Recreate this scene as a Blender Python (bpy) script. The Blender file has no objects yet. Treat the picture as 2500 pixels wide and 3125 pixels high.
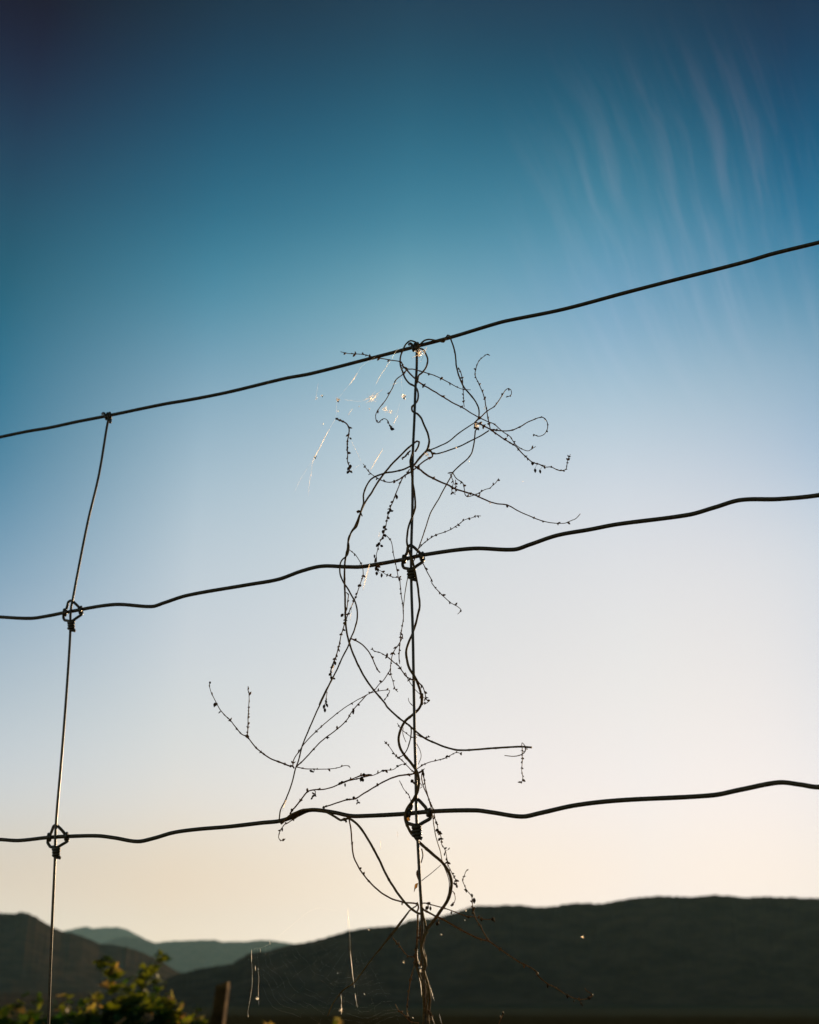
import bpy, math, random, bisect
from mathutils import Vector, noise
random.seed(11)
R = math.radians
scene = bpy.context.scene

# ------------------------------------------------------------------ camera
F = 3593.0                       # focal length in pixels of the 2500 x 3125 photograph
PITCH = R(22.2)
CAM = Vector((0.0, 0.0, 0.8))
cd = bpy.data.cameras.new("camera")
cd.sensor_fit = 'VERTICAL'
cd.sensor_height = 70.0
cd.lens = F / 3125.0 * 70.0
cd.clip_start = 0.02
cd.clip_end = 60000.0
cd.dof.use_dof = True
cd.dof.focus_distance = 0.96
cd.dof.aperture_fstop = 21.0
cam = bpy.data.objects.new("camera", cd)
scene.collection.objects.link(cam)
cam.location = CAM
cam.rotation_euler = (R(90) + PITCH, 0, 0)
scene.camera = cam

# ------------------------------------------------------------------ sun and sky
SUN_EL, SUN_AZ = R(10.0), R(30.0)          # azimuth measured from +Y towards +X
S = Vector((math.sin(SUN_AZ) * math.cos(SUN_EL), math.cos(SUN_AZ) * math.cos(SUN_EL), math.sin(SUN_EL)))
sd = bpy.data.lights.new("sun", 'SUN')
sd.energy = 5.0
sd.angle = R(0.53)
sd.color = (1.0, 0.71, 0.40)
sun = bpy.data.objects.new("sun", sd)
scene.collection.objects.link(sun)
sun.location = (40, 60, 30)
sun.rotation_euler = S.to_track_quat('Z', 'Y').to_euler()

# evening grade over the Nishita sky, lens corner darkening painted into it: rows by elevation (degrees), columns left / middle / right
#GRADE_BEGIN
GRADE_E = [0, 4, 8, 12, 16, 20, 24, 28, 32, 36, 41, 46]
GRADE = [[(1.6957, 2.0954, 3.6529), (1.4346, 0.9654, 0.8561), (1.7627, 1.4533, 1.559), (1.6818, 1.468, 1.431), (1.2934, 1.3404, 1.4047), (0.6334, 1.0831, 1.2569), (0.2103, 0.8252, 1.0095), (0.1433, 0.7832, 0.9155), (0.1116, 0.6041, 0.6701), (0.1124, 0.4009, 0.5385), (0.0877, 0.06, 0.1894), (0.0447, 0.0102, 0.0199)],
         [(1.0974, 1.4243, 2.7032), (1.2903, 0.9067, 0.8238), (1.7208, 1.3541, 1.3511), (1.9554, 1.5935, 1.4433), (2.1314, 1.7591, 1.5907), (2.2195, 1.9402, 1.7124), (1.9466, 1.9278, 1.7413), (1.3166, 1.6543, 1.6062), (0.4879, 1.2996, 1.33), (0.1734, 0.8402, 0.952), (0.0698, 0.402, 0.5672), (0.0761, 0.1532, 0.2152)],
         [(0.6733, 1.009, 2.4438), (1.0341, 0.8661, 0.9345), (1.358, 1.1687, 1.281), (1.6229, 1.382, 1.3461), (1.824, 1.5581, 1.4278), (2.0821, 1.8026, 1.591), (2.1808, 1.9859, 1.7265), (1.8043, 1.9026, 1.7339), (1.1128, 1.7235, 1.5931), (0.295, 1.0889, 1.1857), (0.1056, 0.5971, 0.718), (0.0968, 0.2333, 0.3299)],
         [(0.3027, 0.5035, 1.5805), (0.557, 0.5563, 0.8103), (0.753, 0.7548, 0.992), (0.9307, 0.9186, 1.0438), (1.1259, 1.1112, 1.1778), (1.3671, 1.3188, 1.3512), (1.4933, 1.5042, 1.5362), (1.1934, 1.4866, 1.5413), (0.6952, 1.2285, 1.4866), (0.316, 1.0328, 1.1491), (0.0038, 0.4285, 0.5992), (0.0904, 0.1866, 0.2883)],
         [(0.0964, 0.1628, 0.5946), (0.21, 0.2519, 0.4703), (0.2643, 0.334, 0.5818), (0.3238, 0.4123, 0.654), (0.4224, 0.5271, 0.7788), (0.6043, 0.7442, 0.9835), (0.5351, 0.7726, 1.0975), (0.5591, 0.8813, 1.1157), (0.1449, 0.6591, 0.9507), (0.0112, 0.4538, 0.7312), (0.0042, 0.1564, 0.3328), (0.0456, 0.0878, 0.1625)]]
#GRADE_END
world = bpy.data.worlds.new("World")
scene.world = world
world.use_nodes = True
wn, wl = world.node_tree.nodes, world.node_tree.links
wn.clear()
def wnode(t, **k):
    n = wn.new(t)
    for a, b in k.items():
        setattr(n, a, b)
    return n
def wmath(op, a, b=None, c=None):
    n = wnode('ShaderNodeMath', operation=op)
    for i, v in enumerate((a, b, c)):
        if v is None: continue
        if isinstance(v, (int, float)): n.inputs[i].default_value = v
        else: wl.new(v, n.inputs[i])
    return n.outputs[0]
sky = wnode('ShaderNodeTexSky', sky_type='NISHITA')
sky.sun_disc = False
sky.sun_elevation = SUN_EL
sky.sun_rotation = SUN_AZ
sky.altitude = 300
sky.air_density = 1.0
sky.dust_density = 1.0
sky.ozone_density = 1.0
tc = wnode('ShaderNodeTexCoord')
nrm = wnode('ShaderNodeVectorMath', operation='NORMALIZE')
wl.new(tc.outputs['Generated'], nrm.inputs[0])
sep = wnode('ShaderNodeSeparateXYZ')
wl.new(nrm.outputs[0], sep.inputs[0])
elev = wmath('DIVIDE', wmath('ARCSINE', sep.outputs['Z']), R(60))
az = wmath('ARCTAN2', sep.outputs['X'], sep.outputs['Y'])
def gramp(rows):
    r = wnode('ShaderNodeValToRGB')
    r.color_ramp.interpolation = 'B_SPLINE'
    cr = r.color_ramp
    while len(cr.elements) < len(rows):
        cr.elements.new(0.5)
    for i, (e, c) in enumerate(zip(GRADE_E, rows)):
        cr.elements[i].position = e / 60.0
    for i, (e, c) in enumerate(zip(GRADE_E, rows)):
        cr.elements[i].color = (c[0] / 4, c[1] / 4, c[2] / 4, 1)
    wl.new(elev, r.inputs[0])
    return r.outputs[0]
def wmix(fac, a, b, mode='MIX'):
    n = wnode('ShaderNodeMix', data_type='RGBA', blend_type=mode)
    if isinstance(fac, (int, float)): n.inputs[0].default_value = fac
    else: wl.new(fac, n.inputs[0])
    for i, v in ((6, a), (7, b)):
        if isinstance(v, tuple): n.inputs[i].default_value = v
        else: wl.new(v, n.inputs[i])
    return n.outputs[2]
def maprange(v, a, b, c=0.0, d=1.0, smooth=True):
    n = wnode('ShaderNodeMapRange')
    n.interpolation_type = 'SMOOTHSTEP' if smooth else 'LINEAR'
    wl.new(v, n.inputs[0])
    for i, x in zip((1, 2, 3, 4), (a, b, c, d)):
        n.inputs[i].default_value = x
    return n.outputs[0]
gr5 = [gramp(r_) for r_ in GRADE]            # at -22, -11, 0, 11 and 22 degrees of compass direction
g = gr5[0]
for i_ in range(4):
    g = wmix(maprange(az, R(-22 + 11 * i_), R(-11 + 11 * i_), smooth=False), g, gr5[i_ + 1])
g4 = wnode('ShaderNodeVectorMath', operation='SCALE')
g4.inputs['Scale'].default_value = 4.0
wl.new(g, g4.inputs[0])
g = g4.outputs[0]
graded = wmix(1.0, sky.outputs[0], g, 'MULTIPLY')
# long soft streaks mixed into the sky colour, fanning up from the sun's side
xp = wmath('DIVIDE', sep.outputs['X'], wmath('ADD', sep.outputs['Z'], 0.12))
yp = wmath('DIVIDE', sep.outputs['Y'], wmath('ADD', sep.outputs['Z'], 0.12))
ang = wmath('ARCTAN2', wmath('SUBTRACT', az, R(25.5)), wmath('SUBTRACT', elev, 0.02))
dist = wmath('SQRT', wmath('ADD', wmath('POWER', wmath('SUBTRACT', az, R(25.5)), 2.0), wmath('POWER', wmath('SUBTRACT', elev, 0.02), 2.0)))
cmb = wnode('ShaderNodeCombineXYZ')
wav = wnode('ShaderNodeTexNoise')
wav.inputs['Scale'].default_value = 4.6
wav.inputs['Detail'].default_value = 2.0
wl.new(nrm.outputs[0], wav.inputs['Vector'])
ang = wmath('ADD', ang, wmath('MULTIPLY', wav.outputs[0], 0.085))
wl.new(wmath('MULTIPLY', ang, 18.0), cmb.inputs[0])
wl.new(wmath('MULTIPLY', dist, 2.6), cmb.inputs[1])
cn = wnode('ShaderNodeTexNoise')
cn.inputs['Scale'].default_value = 2.6
cn.inputs['Detail'].default_value = 3.0
cn.inputs['Roughness'].default_value = 0.45
cn.inputs['Distortion'].default_value = 0.25
wl.new(cmb.outputs[0], cn.inputs['Vector'])
cn2 = wnode('ShaderNodeTexNoise')
cn2.inputs['Scale'].default_value = 6.5
cn2.inputs['Detail'].default_value = 5.0
cn2.inputs['Roughness'].default_value = 0.6
cn2.inputs['Distortion'].default_value = 0.9
wl.new(cmb.outputs[0], cn2.inputs['Vector'])
streak = wmath('ADD', wmath('MULTIPLY', cn.outputs[0], 0.62), wmath('MULTIPLY', cn2.outputs[0], 0.38))
streak = maprange(streak, 0.42, 0.72)
streak = wmath('MULTIPLY', streak, maprange(elev, 0.40, 0.56))
streak = wmath('MULTIPLY', streak, maprange(elev, 0.76, 0.60))
streak = wmath('MULTIPLY', streak, maprange(az, R(3), R(13)))
streak = wmath('MULTIPLY', streak, maprange(az, R(25), R(20)))
streak = wmath('MULTIPLY', streak, 0.18)
streak_mix = wmix(streak, graded, wmix(1.0, graded, (3.0, 1.75, 1.7, 1), 'ADD'))
bg = wnode('ShaderNodeBackground')
bg.inputs[1].default_value = 0.1
wl.new(streak_mix, bg.inputs[0])
out = wnode('ShaderNodeOutputWorld')
wl.new(bg.outputs[0], out.inputs[0])

vs = scene.view_settings
vs.view_transform = 'Standard'
vs.look = 'None'
vs.exposure = 0.0
vs.gamma = 1.0
vs.use_curve_mapping = False
scene.render.film_transparent = False
cy = scene.cycles
cy.max_bounces = 6
cy.volume_bounces = 1
cy.transparent_max_bounces = 12

# ------------------------------------------------------------------ helpers
COL = scene.collection
def props(o, label=None, cat=None, group=None, kind=None):
    if label: o["label"] = label
    if cat: o["category"] = cat
    if group: o["group"] = group
    if kind: o["kind"] = kind
    return o
def empty(name, loc=(0, 0, 0)):
    o = bpy.data.objects.new(name, None)
    o.empty_display_size = 0.05
    o.location = loc
    COL.objects.link(o)
    return o
class MB:
    def __init__(s):
        s.v, s.f, s.c = [], [], []
    def build(s, name, mat, parent=None, smooth=True, attr=False):
        me = bpy.data.meshes.new(name)
        me.from_pydata([tuple(p) for p in s.v], [], s.f)
        if smooth:
            me.polygons.foreach_set("use_smooth", [True] * len(s.f))
        if attr and s.c:
            a = me.attributes.new("tint", 'FLOAT_COLOR', 'POINT')
            flat = []
            for c in s.c: flat += [c[0], c[1], c[2], 1.0]
            a.data.foreach_set("color", flat)
        me.materials.append(mat)
        me.update()
        o = bpy.data.objects.new(name, me)
        COL.objects.link(o)
        if parent is not None:
            o.parent = parent
            o.location = -parent.location
        return o
    def tube(s, pts, rad, n=8, cap=True):
        m = len(pts)
        if m < 2: return
        t0 = (pts[1] - pts[0]).normalized()
        up = Vector((0, 0, 1)) if abs(t0.z) < 0.9 else Vector((1, 0, 0))
        nrm_ = t0.cross(up).normalized()
        base = len(s.v)
        for i in range(m):
            if i == 0: t = pts[1] - pts[0]
            elif i == m - 1: t = pts[-1] - pts[-2]
            else: t = pts[i + 1] - pts[i - 1]
            if t.length < 1e-9: t = t0.copy()
            t.normalize()
            nrm_ = nrm_ - t * nrm_.dot(t)
            if nrm_.length < 1e-6: nrm_ = t.orthogonal()
            nrm_.normalize()
            b = t.cross(nrm_)
            r = rad[i] if isinstance(rad, list) else rad
            for k in range(n):
                a = 2 * math.pi * k / n
                s.v.append(pts[i] + (nrm_ * math.cos(a) + b * math.sin(a)) * r)
        for i in range(m - 1):
            for k in range(n):
                k2 = (k + 1) % n
                s.f.append((base + i * n + k, base + i * n + k2, base + (i + 1) * n + k2, base + (i + 1) * n + k))
        if cap:
            s.f.append(tuple(base + k for k in range(n))[::-1])
            s.f.append(tuple(base + (m - 1) * n + k for k in range(n)))
    def lathe(s, p, axis, prof, n=8, lobes=0, lob=0.0, flat=1.0):
        """prof: (distance along axis, radius)"""
        axis = axis.normalized()
        u = axis.orthogonal().normalized()
        w = axis.cross(u)
        base = len(s.v)
        for (h, r) in prof:
            for k in range(n):
                a = 2 * math.pi * k / n
                rr = r * (1 + lob * math.cos(lobes * a))
                s.v.append(p + axis * h + u * (math.cos(a) * rr) + w * (math.sin(a) * rr * flat))
        for i in range(len(prof) - 1):
            for k in range(n):
                k2 = (k + 1) % n
                s.f.append((base + i * n + k, base + i * n + k2, base + (i + 1) * n + k2, base + (i + 1) * n + k))
        s.f.append(tuple(base + k for k in range(n))[::-1])
        s.f.append(tuple(base + (len(prof) - 1) * n + k for k in range(n)))

def catmull(P, step):
    """resample a polyline of tuples through a centripetal-like Catmull-Rom curve, about every STEP units"""
    if len(P) == 2:
        a, b = P
        L = math.dist(a, b)
        k = max(1, int(L / step))
        return [tuple(a[j] + (b[j] - a[j]) * i / k for j in range(len(a))) for i in range(k + 1)]
    Q = [tuple(2 * P[0][j] - P[1][j] for j in range(len(P[0])))] + list(P) + [tuple(2 * P[-1][j] - P[-2][j] for j in range(len(P[0])))]
    out_ = []
    for i in range(1, len(Q) - 2):
        p0, p1, p2, p3 = Q[i - 1], Q[i], Q[i + 1], Q[i + 2]
        L = math.dist(p1, p2)
        k = max(1, int(round(L / step)))
        l0 = max(math.dist(p0, p1), 1e-6); l1 = max(L, 1e-6); l2 = max(math.dist(p2, p3), 1e-6)
        for q in range(k):
            t = q / k
            pt = []
            for j in range(len(p1)):
                m1 = (p2[j] - p0[j]) / (l0 + l1) * l1
                m2 = (p3[j] - p1[j]) / (l1 + l2) * l1
                h = (2 * t**3 - 3 * t**2 + 1) * p1[j] + (t**3 - 2 * t**2 + t) * m1 + (-2 * t**3 + 3 * t**2) * p2[j] + (t**3 - t**2) * m2
                pt.append(h)
            out_.append(tuple(pt))
    out_.append(tuple(P[-1]))
    return out_

# picture plane -> directions in the place
RIGHT = Vector((1, 0, 0)); FWD = Vector((0, math.cos(PITCH), math.sin(PITCH))); UP = Vector((0, -math.sin(PITCH), math.cos(PITCH)))
def ray(px, py):
    return FWD * F + RIGHT * (px - 1250.0) - UP * (py - 1562.5)
# the fence stands in one upright plane that turns 25 degrees away to the left
FN = Vector((0.4226, 0.9063, 0.0))
FC = 0.84
def on_fence(px, py, off=0.0):
    """point of the fence plane, moved OFF millimetres towards the viewer"""
    r = ray(px, py)
    k = (FC - off * 0.001) / FN.dot(r)
    return CAM + r * k, k              # k: metres per picture pixel there
def at_y(px, py, Y):
    r = ray(px, py)
    return CAM + r * (Y / r.y)

# ------------------------------------------------------------------ materials
def material(name):
    m = bpy.data.materials.new(name)
    m.use_nodes = True
    return m, m.node_tree.nodes, m.node_tree.links, m.node_tree.nodes['Principled BSDF']
def bark_material(name, c1, c2, rough, spec=0.5, scale=900, bump=0.25, metal=0.0, transl=0.0, tint=None):
    m, n, l, b = material(name)
    t = n.new('ShaderNodeTexCoord')
    ns = n.new('ShaderNodeTexNoise'); ns.inputs['Scale'].default_value = scale; ns.inputs['Detail'].default_value = 4
    l.new(t.outputs['Object'], ns.inputs['Vector'])
    cr = n.new('ShaderNodeValToRGB')
    cr.color_ramp.elements[0].color = (*c1, 1); cr.color_ramp.elements[0].position = 0.35
    cr.color_ramp.elements[1].color = (*c2, 1); cr.color_ramp.elements[1].position = 0.68
    l.new(ns.outputs[0], cr.inputs[0]); l.new(cr.outputs[0], b.inputs['Base Color'])
    b.inputs['Roughness'].default_value = rough
    b.inputs['Metallic'].default_value = metal
    b.inputs['Specular IOR Level'].default_value = spec
    if tint: b.inputs['Specular Tint'].default_value = (*tint, 1)
    bp = n.new('ShaderNodeBump'); bp.inputs['Strength'].default_value = bump; bp.inputs['Distance'].default_value = 0.0003
    l.new(ns.outputs[0], bp.inputs['Height']); l.new(bp.outputs[0], b.inputs['Normal'])
    if transl > 0:
        tr = n.new('ShaderNodeBsdfTranslucent'); l.new(cr.outputs[0], tr.inputs[0])
        mx = n.new('ShaderNodeMixShader'); mx.inputs[0].default_value = transl
        l.new(b.outputs[0], mx.inputs[1]); l.new(tr.outputs[0], mx.inputs[2])
        l.new(mx.outputs[0], n['Material Output'].inputs[0])
    return m
M_WIRE = bark_material("weathered_wire", (0.058, 0.036, 0.013), (0.115, 0.075, 0.030), 0.27, 0.40, 420, 0.10, tint=(1.0, 0.85, 0.62))
M_STEM = bark_material("dry_stem_bark", (0.13, 0.068, 0.020), (0.29, 0.155, 0.048), 0.55, 0.05, 700, 0.2, transl=0.10, tint=(1.0, 0.8, 0.5))
M_TWIG = bark_material("dry_twig_bark", (0.20, 0.086, 0.026), (0.44, 0.205, 0.065), 0.50, 0.10, 900, 0.2, transl=0.34, tint=(1.0, 0.75, 0.45))
M_POD = bark_material("dry_seed_husk", (0.045, 0.020, 0.008), (0.19, 0.085, 0.028), 0.55, 0.3, 700, 0.5, transl=0.38, tint=(1.0, 0.75, 0.45))
M_DRYLEAF = bark_material("dry_leaf_scrap", (0.30, 0.14, 0.03), (0.50, 0.27, 0.06), 0.6, 0.3, 500, 0.4, transl=0.55)
M_POST = bark_material("weathered_timber", (0.075, 0.038, 0.010), (0.19, 0.100, 0.028), 0.8, 0.05, 14, 0.8)
M_TRUNK = bark_material("grapevine_bark", (0.035, 0.025, 0.016), (0.09, 0.065, 0.04), 0.85, 0.2, 60, 0.8)
def silk_material():
    m, n, l, b = material("spider_silk")
    n.remove(b)
    tr = n.new('ShaderNodeBsdfTranslucent'); tr.inputs[0].default_value = (0.78, 0.72, 0.64, 1)
    gl_ = n.new('ShaderNodeBsdfGlossy'); gl_.inputs[0].default_value = (1.0, 0.93, 0.82, 1); gl_.inputs[1].default_value = 0.32
    mx = n.new('ShaderNodeAddShader')
    l.new(tr.outputs[0], mx.inputs[0]); l.new(gl_.outputs[0], mx.inputs[1])
    l.new(mx.outputs[0], n['Material Output'].inputs[0])
    return m
M_SILK = silk_material()
def leaf_material():
    m, n, l, b = material("grapevine_leaf")
    a = n.new('ShaderNodeAttribute'); a.attribute_name = "tint"
    l.new(a.outputs['Color'], b.inputs['Base Color'])
    b.inputs['Roughness'].default_value = 0.55
    b.inputs['Specular IOR Level'].default_value = 0.35
    tr = n.new('ShaderNodeBsdfTranslucent')
    mul = n.new('ShaderNodeMix'); mul.data_type = 'RGBA'; mul.blend_type = 'MULTIPLY'; mul.inputs[0].default_value = 1.0
    l.new(a.outputs['Color'], mul.inputs[6]); mul.inputs[7].default_value = (2.0, 1.9, 0.7, 1)
    l.new(mul.outputs[2], tr.inputs[0])
    mx = n.new('ShaderNodeMixShader'); mx.inputs[0].default_value = 0.5
    l.new(b.outputs[0], mx.inputs[1]); l.new(tr.outputs[0], mx.inputs[2])
    l.new(mx.outputs[0], n['Material Output'].inputs[0])
    return m
M_LEAF = leaf_material()
def land_material(name, c1, c2, scale):
    m, n, l, b = material(name)
    n.remove(b)
    d = n.new('ShaderNodeBsdfDiffuse'); d.inputs['Roughness'].default_value = 0.3
    t = n.new('ShaderNodeTexCoord')
    ns = n.new('ShaderNodeTexNoise'); ns.inputs['Scale'].default_value = scale; ns.inputs['Detail'].default_value = 8
    ns.inputs['Roughness'].default_value = 0.65
    l.new(t.outputs['Object'], ns.inputs['Vector'])
    cr = n.new('ShaderNodeValToRGB')
    cr.color_ramp.elements[0].color = (*c1, 1); cr.color_ramp.elements[0].position = 0.38
    cr.color_ramp.elements[1].color = (*c2, 1); cr.color_ramp.elements[1].position = 0.66
    l.new(ns.outputs[0], cr.inputs[0]); l.new(cr.outputs[0], d.inputs[0])
    l.new(d.outputs[0], n['Material Output'].inputs[0])
    return m
M_GROUND = land_material("dry_grass_ground", (0.020, 0.022, 0.010), (0.060, 0.050, 0.024), 1.3)
M_FOREST = land_material("wooded_slope", (0.034, 0.019, 0.010), (0.092, 0.053, 0.028), 0.020)

# ------------------------------------------------------------------ ground and hills (the setting)
def gz(x, y):
    """height of the ground: level at the fence, dropping to the vineyard, then a flat valley"""
    d = math.hypot(x, y)
    t = min(max((y - 1.5) / 5.0, 0), 1)
    z = -0.62 * t * t * (3 - 2 * t)
    t = min(max((d - 40) / 500.0, 0), 1)
    z -= 9.0 * t * t * (3 - 2 * t)
    if d < 60: z += 0.035 * noise.noise(Vector((x * 0.9, y * 0.9, 0.3)))
    return z
def build_ground():
    mb = MB()
    rings = [0.0] + [0.35 * 1.135 ** i for i in range(84)]
    rings = [r for r in rings if r < 15500] + [15500.0]
    n = 96
    mb.v.append(Vector((0, 0, gz(0, 0))))
    for r in rings[1:]:
        for k in range(n):
            a = 2 * math.pi * k / n
            x, y = r * math.cos(a), r * math.sin(a)
            mb.v.append(Vector((x, y, gz(x, y))))
    for k in range(n):
        mb.f.append((0, 1 + k, 1 + (k + 1) % n))
    for i in range(len(rings) - 2):
        for k in range(n):
            k2 = (k + 1) % n
            mb.f.append((1 + i * n + k, 1 + (i + 1) * n + k, 1 + (i + 1) * n + k2, 1 + i * n + k2))
    return props(mb.build("ground", M_GROUND), kind="structure")
build_ground()

def interp(xs, ys, x):
    if x <= xs[0]: return ys[0]
    if x >= xs[-1]: return ys[-1]
    i = bisect.bisect(xs, x)
    t = (x - xs[i - 1]) / (xs[i] - xs[i - 1])
    return ys[i - 1] + (ys[i] - ys[i - 1]) * t
def ridge(name, dist_, outline, az0, az1, mat, tree=1.0, seed=0.0, foot=0.78, rough=0.45):
    """a mountain ridge: skyline heights by compass direction, a wooded front slope with spurs and a back slope"""
    az_, tan_ = [], []
    for (px, py) in outline:
        r = ray(px, py)
        az_.append(math.atan2(r.x, r.y)); tan_.append(r.z / math.hypot(r.x, r.y))
    N = max(60, int((az1 - az0) / 0.05))
    rows = [0, 0.08, 0.17, 0.26, 0.36, 0.46, 0.56, 0.66, 0.75, 0.83, 0.90, 0.95, 0.98, 1.0, 1.03, 1.10, 1.25, 1.6, 2.0]
    rows = [r_ for p_, q_ in zip(rows, rows[1:]) for r_ in (p_, (p_ * 2 + q_) / 3, (p_ + 2 * q_) / 3)] + [rows[-1]]
    mb = MB()
    for i in range(N + 1):
        a = R(az0 + (az1 - az0) * i / N)
        h = interp(az_, tan_, a)
        out_l = max(0.0, az_[0] - a); out_r = max(0.0, a - az_[-1])
        h *= 1.0 + 0.25 * noise.noise(Vector((a * 6, seed, 2.0))) * min(1.0, (out_l + out_r) * 12)
        h += tree * 0.0007 * noise.noise(Vector((a * 300, seed, 0))) + tree * 0.0006 * noise.noise(Vector((a * 1100, seed, 5)))
        H = h * dist_ + CAM.z
        g0 = -9.6
        for q in rows:
            if q <= 1.0:
                d = dist_ * (foot + (1 - foot) * q)
                z = g0 + (H - g0) * (q ** 1.25)
                amp = rough * 0.16 * (H - g0) * math.sin(math.pi * q) * (1 - q * 0.3)
                nn = noise.noise(Vector((a * 14, q * 1.6, seed))) + 0.5 * noise.noise(Vector((a * 45, q * 6, seed + 3))) + 0.22 * noise.noise(Vector((a * 130, q * 14, seed + 8)))
                z = min(z + amp * nn, CAM.z + (h * 0.995) * d) if q < 1 else z
            else:
                t = q - 1.0
                d = dist_ * (1 + 0.35 * t)
                z = H + (g0 - H) * (t * t * (3 - 2 * t))
            mb.v.append(Vector((math.sin(a) * d, math.cos(a) * d, z)))
    m = len(rows)
    for i in range(N):
        for j in range(m - 1):
            mb.f.append((i * m + j, (i + 1) * m + j, (i + 1) * m + j + 1, i * m + j + 1))
    return props(mb.build(name, mat), kind="structure")

NEAR = [(380, 3030), (440, 3012), (500, 2991), (543, 2974), (596, 2959), (650, 2950), (709, 2941), (735, 2924), (761, 2909), (826, 2900), (870, 2887), (926, 2878), (978, 2865),
        (1022, 2852), (1065, 2840), (1109, 2833), (1178, 2826), (1213, 2825), (1240, 2812), (1260, 2806), (1312, 2802), (1353, 2795), (1399, 2780),
        (1428, 2769), (1463, 2764), (1512, 2764), (1541, 2762), (1587, 2762), (1633, 2769), (1691, 2765), (1749, 2755), (1830, 2758), (1894, 2746),
        (1950, 2739), (2004, 2734), (2060, 2736), (2126, 2736), (2184, 2730), (2230, 2734), (2271, 2739), (2335, 2736), (2400, 2738), (2500, 2742), (2620, 2735), (2800, 2748)]
LEFT = [(-200, 2800), (-80, 2792), (0, 2786), (49, 2788), (61, 2783), (89, 2787), (118, 2803), (150, 2823), (187, 2841), (227, 2850), (260, 2860), (304, 2880),
        (345, 2884), (386, 2890), (426, 2903), (487, 2930), (528, 2957), (560, 2973), (620, 3000), (700, 3030)]
FARM = [(240, 2925), (280, 2900), (316, 2877), (345, 2865), (385, 2859), (430, 2863), (446, 2868), (475, 2878), (507, 2873), (568, 2870), (649, 2868), (682, 2874), (761, 2873), (796, 2868),
        (826, 2870), (870, 2877), (940, 2884), (1040, 2900), (1200, 2935)]
FARP = [(90, 2890), (150, 2860), (191, 2842), (243, 2831), (260, 2827), (284, 2833), (316, 2830), (357, 2829), (385, 2835), (414, 2850), (446, 2867), (490, 2892), (560, 2930)]
ridge("mountain_ridge", 1500.0, NEAR, -19, 62, M_FOREST, 1.0, 1.7)
ridge("mountain_ridge", 2500.0, LEFT, -62, -5, M_FOREST, 1.0, 5.1)
ridge("mountain_ridge", 9000.0, FARM, -17, 2, M_FOREST, 0.5, 9.3, 0.85)
ridge("mountain_ridge", 12800.0, FARP, -19, -9, M_FOREST, 0.4, 12.9, 0.88)

# the evening air
def build_haze():
    mb = MB()
    x0, x1, y0, y1, z0, z1 = -15800, 15800, -15800, 15800, -12.0, 900.0
    mb.v = [Vector(p) for p in ((x0, y0, z0), (x1, y0, z0), (x1, y1, z0), (x0, y1, z0), (x0, y0, z1), (x1, y0, z1), (x1, y1, z1), (x0, y1, z1))]
    mb.f = [(0, 3, 2, 1), (4, 5, 6, 7), (0, 1, 5, 4), (1, 2, 6, 5), (2, 3, 7, 6), (3, 0, 4, 7)]
    m = bpy.data.materials.new("evening_haze")
    m.use_nodes = True
    n, l = m.node_tree.nodes, m.node_tree.links
    n.remove(n['Principled BSDF'])
    v = n.new('ShaderNodeVolumePrincipled')
    v.inputs['Color'].default_value = (0.52, 0.90, 1.0, 1)
    v.inputs['Density'].default_value = 2.1e-5
    v.inputs['Anisotropy'].default_value = 0.3
    l.new(v.outputs[0], n['Material Output'].inputs['Volume'])
    return props(mb.build("haze", m, smooth=False), kind="stuff")
build_haze()

# ------------------------------------------------------------------ the wire fence
LINES = [
 [(-420, 1428), (-150, 1367), (0, 1334), (87, 1316), (150, 1305.5), (231, 1288), (318, 1271), (353, 1264), (500, 1233.5), (580, 1220), (696, 1197), (870, 1155), (950, 1140), (1134, 1093), (1249, 1063),
  (1374, 1030), (1506, 990), (1543, 980), (1719, 944), (1910, 893), (2080, 849), (2197, 819.5), (2290, 795), (2357, 775), (2500, 740), (2900, 640)],
 [(-420, 1938), (-150, 1893), (-60, 1880), (0, 1883), (94, 1887), (150, 1879), (200, 1869), (348, 1845), (464, 1851), (500, 1840), (572, 1817), (754, 1785), (850, 1768), (920, 1743), (982, 1728), (1059, 1730), (1100, 1730), (1146, 1723),
  (1233, 1707), (1295, 1693), (1443, 1674), (1569, 1677), (1617, 1662), (1700, 1634), (1800, 1616), (1884, 1600), (2102, 1571), (2180, 1549), (2260, 1526), (2377, 1523), (2500, 1511), (2900, 1440)],
 [(-420, 2590), (-150, 2566), (-60, 2560), (0, 2562), (58, 2565), (145, 2556), (220, 2552), (300, 2551), (350, 2557), (420, 2568), (470, 2558), (529, 2541), (600, 2531), (696, 2523), (800, 2511), (856, 2505), (904, 2489), (939, 2473.5),
  (967, 2472), (1023, 2480), (1071, 2490), (1113, 2490), (1231, 2484), (1322, 2476), (1450, 2473), (1500, 2479), (1593, 2492), (1650, 2481), (1754, 2458), (1884, 2443), (2174, 2427), (2260, 2410), (2377, 2388), (2440, 2394), (2500, 2402), (2900, 2370)],
]
STAYS = [
 [(333, 1268), (332, 1275), (326, 1306), (302, 1450), (268, 1594), (237, 1750), (224, 1820), (216, 1866), (215, 1924), (211, 2000), (199, 2174), (185, 2350), (175, 2464), (170, 2537), (168, 2626), (160, 2803), (152, 3006), (147, 3160)],
 [(1272, 1056), (1272, 1119), (1268, 1189), (1265, 1276), (1259.5, 1404), (1259, 1543), (1256, 1648), (1255, 1717), (1256, 1800), (1260, 1928), (1262, 2033), (1264, 2150), (1266, 2259), (1269, 2363), (1271, 2485), (1276.5, 2593), (1282, 2698),
  (1287, 2782), (1289, 2869), (1292, 2956), (1295, 3043), (1300, 3160)],
]
fence = empty("wire_fence", (on_fence(1300, 3000)[0].x, on_fence(1300, 3000)[0].y, 0.0))
props(fence, "weathered wire mesh fence with crimped line wires, two upright stays and wrapped knots", "wire fence")
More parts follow.
